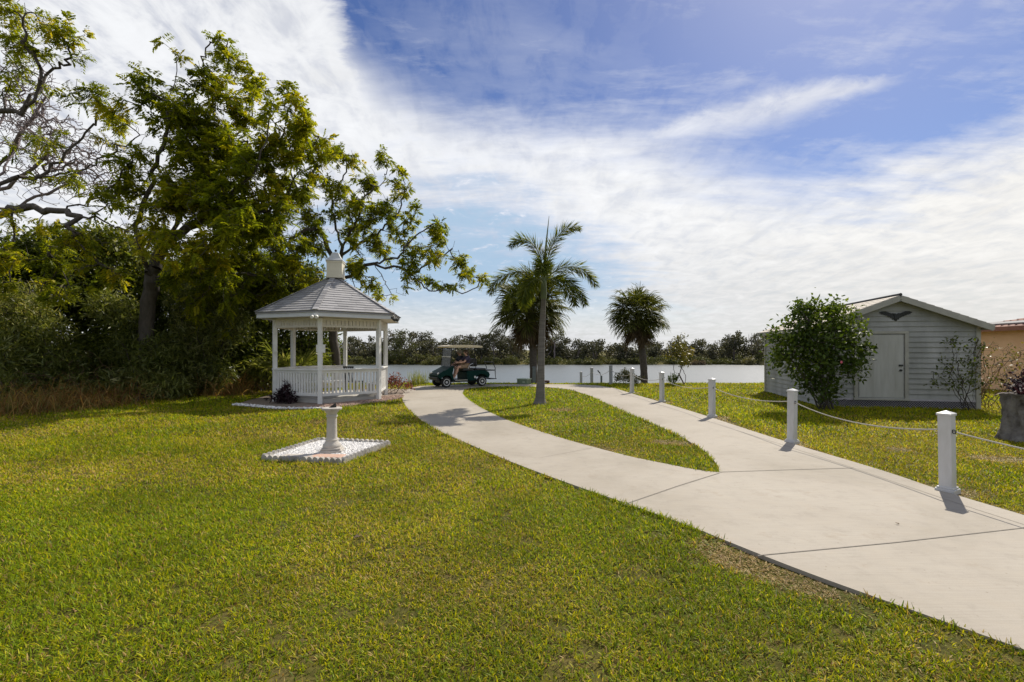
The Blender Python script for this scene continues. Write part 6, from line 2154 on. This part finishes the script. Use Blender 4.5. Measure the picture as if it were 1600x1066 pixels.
def far_wood():
    C, S, N_ = [], [], []
    tr = MB()
    for row, (Y, n) in enumerate(((97.5, 62), (102, 60), (108, 52))):
        for i in range(n):
            px = -140 + 1900 * (i + rs.uniform(-.35, .35)) / n
            top = np.interp(px, *far_top) + rs.uniform(-6, 5) + (3 if row == 0 else 0)
            ztop = CAM_H + (HY - top) / F * Y
            x = (px - 800) / F * Y + rs.uniform(-.5, .5)
            h = ztop + .9
            w = rs.uniform(1.7, 2.9)
            y = Y + rs.uniform(-1.5, 1.5)
            nb = rs.randint(11, 16)
            tone = rs.uniform(-.25, .25)
            for k in range(nb):
                t = rs.uniform(.06, 1)
                c = np.array((x + rs.normal() * w * .55, y + rs.normal() * w * .45, -.9 + h * t * .92))
                C.append(c); S.append(np.array((1, 1, .75)) * rs.uniform(.9, 1.6) * (1.15 - .4 * t)); N_.append(tone + rs.uniform(-.1, .1))
            for k in range(2):
                a = Vector((x + rs.normal() * .4, y, -.9)); b_ = Vector((x + rs.normal() * 1.2, y + rs.normal(), -.9 + h * rs.uniform(.75, .98)))
                m_ = a.lerp(b_, .5) + Vector((rs.normal() * .4, 0, 0))
                tr.tube([a, m_, b_], [.14, .10, .03], 5)
    C, S, N_ = np.array(C), np.array(S), np.array(N_)
    per = 90
    n = len(C) * per
    P = np.repeat(C, per, 0) + rand_dirs(n) * (rs.rand(n, 1) ** .4) * np.repeat(S, per, 0)
    rnd = np.clip(.42 + np.repeat(N_, per) + rs.normal(size=n) * .17, 0, 1)
    L = rs.uniform(.26, .50, n)
    o = leaf_obj('far_wood', P, rand_dirs(n), rand_dirs(n), L, L * .62, rnd, M['farleaf'], None, .1)
    tag(o, 'dark mixed wood along the far shore of the lake', 'wood', kind='stuff')
    tw = tr.build('trunks', M['twig_grey'], o)
    tw['kind'] = 'stuff'


far_wood()


def far_scrub():
    C, S, N_ = [], [], []
    for i in range(150):
        px = -140 + 1900 * (i + rs.uniform(-.4, .4)) / 150
        Y = rs.uniform(92.2, 95)
        h = rs.uniform(.5, 1.5) * (1.25 if (600 < px < 700 or px > 1150) else 1)
        x = (px - 800) / F * Y
        tone = rs.uniform(-.25, .25)
        for k in range(5):
            C.append(np.array((x + rs.normal() * .8, Y + rs.normal() * .4, -1.0 + h * rs.rand()))); S.append(np.array((1, .9, .6)) * rs.uniform(.5, 1.0)); N_.append(tone)
    C, S, N_ = np.array(C), np.array(S), np.array(N_)
    per = 80; n = len(C) * per
    P = np.repeat(C, per, 0) + rand_dirs(n) * (rs.rand(n, 1) ** .4) * np.repeat(S, per, 0)
    P[:, 2] = np.maximum(P[:, 2], -1.2)
    rnd = np.clip(.42 + np.repeat(N_, per) + rs.normal(size=n) * .17, 0, 1)
    L = rs.uniform(.18, .34, n)
    o = leaf_obj('bank_scrub', P, rand_dirs(n), rand_dirs(n), L, L * .6, rnd, M['farolive'], None, .1)
    tag(o, 'low olive green scrub at the waterline of the far shore', 'scrub', kind='stuff')


far_scrub()


def far_thing(name, px, py0, py1, Y, w, label, mat, cat, n=26, per=70, trunk=True, tone=.45, low=.25):
    x = (px - 800) / F * Y
    z1 = CAM_H + (HY - py1) / F * Y; z0 = -1.15
    o = empty(name, (x, Y, z0)); tag(o, label, cat)
    h = z1 - z0
    if trunk:
        g = Grow(.05)
        g.limb([(0, 0, -.1), (.1, 0, h * .35), (0, 0, h * .7)], 4)
        T = np.stack([rs.normal(size=n) * w * .5, rs.normal(size=n) * w * .4, h * rs.uniform(low, 1, n)], -1)
        g.reach(T, .6); g.radii(.02, 2.3, .16)
        g.mesh('trunk', M['twig_grey'], o, 5)
    else:
        T = rand_dirs(n) * (rs.rand(n, 1) ** .5) * np.array((w, w * .7, h * .55)); T[:, 2] = np.abs(T[:, 2]) * 1.5
        g = Grow(.02)
        for i in range(5): 
            c = g.node((rs.normal() * .2, rs.normal() * .2, -.1), -1); g.node(tuple(T[i] * .6), c)
        g.reach(T, .5); g.radii(.012); g.mesh('stems', M['dark_stem'], o, 4)
    N = len(T) * per
    P = np.repeat(T, per, 0) + rand_dirs(N) * (rs.rand(N, 1) ** .4) * np.array((.75, .7, .5)) * (w / 2.2)
    P[:, 2] = np.maximum(P[:, 2], 0)
    rnd = np.clip(tone + np.repeat(rs.uniform(-.15, .15, len(T)), per) + rs.normal(size=N) * .15, 0, 1)
    L = rs.uniform(.18, .36, N)
    leaf_obj('crown' if trunk else 'foliage', P, rand_dirs(N), rand_dirs(N), L, L * .6, rnd, M[mat], o, .1)


far_thing('shore_tree', 771, 0, 513, 96.0, 2.2, 'tall far shore tree whose dark head stands up behind the cart roof', 'farleaf', 'tree', tone=.35)
far_thing('shore_tree', 866, 0, 511, 96.5, 2.0, 'tall thin far shore tree just right of the foxtail palm trunk', 'farleaf', 'tree', 18, 60, tone=.4, low=.55)
far_thing('shore_tree', 628, 0, 519, 95.5, 3.0, 'broad rounded far shore tree next to the right side of the gazebo', 'farolive', 'tree', 30, 80, tone=.25)
far_thing('shore_shrub', 1173, 0, 556, 92.0, 2.4, 'pale yellowish rounded shrub on the far bank left of the shed', 'farpale', 'shrub', 22, 80, False, .5)
far_thing('shore_shrub', 1090, 0, 563, 91.5, 1.7, 'low brownish dome of scrub on the far bank behind the saplings', 'fartan', 'shrub', 16, 80, False, .45)
far_thing('shore_shrub', 925, 0, 562, 91.6, 1.8, 'bright olive shrub on the far bank above the first fence posts', 'farolive', 'shrub', 18, 80, False, .7)
far_thing('shore_shrub', 672, 0, 557, 91.8, 2.2, 'bright green shrub on the far bank just left of the cart', 'farolive', 'shrub', 20, 80, False, .75)

# ================================================================== litter
for px_, py_, ln, lb in ((1405, 821, .035, 'tiny curled dry leaf lying alone on the path slab'), (688, 709, .07, 'dry brown leaf on the lawn near the path bend'), (565, 842, .09, 'dead leaf scrap on the open lawn before the sundial bed')):
    x, y = G(px_, py_)
    v, f = leaf_quads(np.array([(0, 0, 0), (.01, .005, .002)]), np.array([(1, .3, .25), (.6, .8, .35)]), np.array([(0, .2, 1), (.2, 0, 1)]), np.array([ln, ln * .8]), np.array([ln * .55, ln * .5]), .3)
    lf_ = link_mesh('dry_leaf', np_mesh('dry_leaf', v, f, rnd=np.array([.3, .6])), M['dead_fan'])
    lf_.location = (x, y, .006 if px_ > 1300 else .02)
    lf_.rotation_euler = (0, 0, rs.uniform(0, 6))
    tag(lf_, lb, 'leaf')
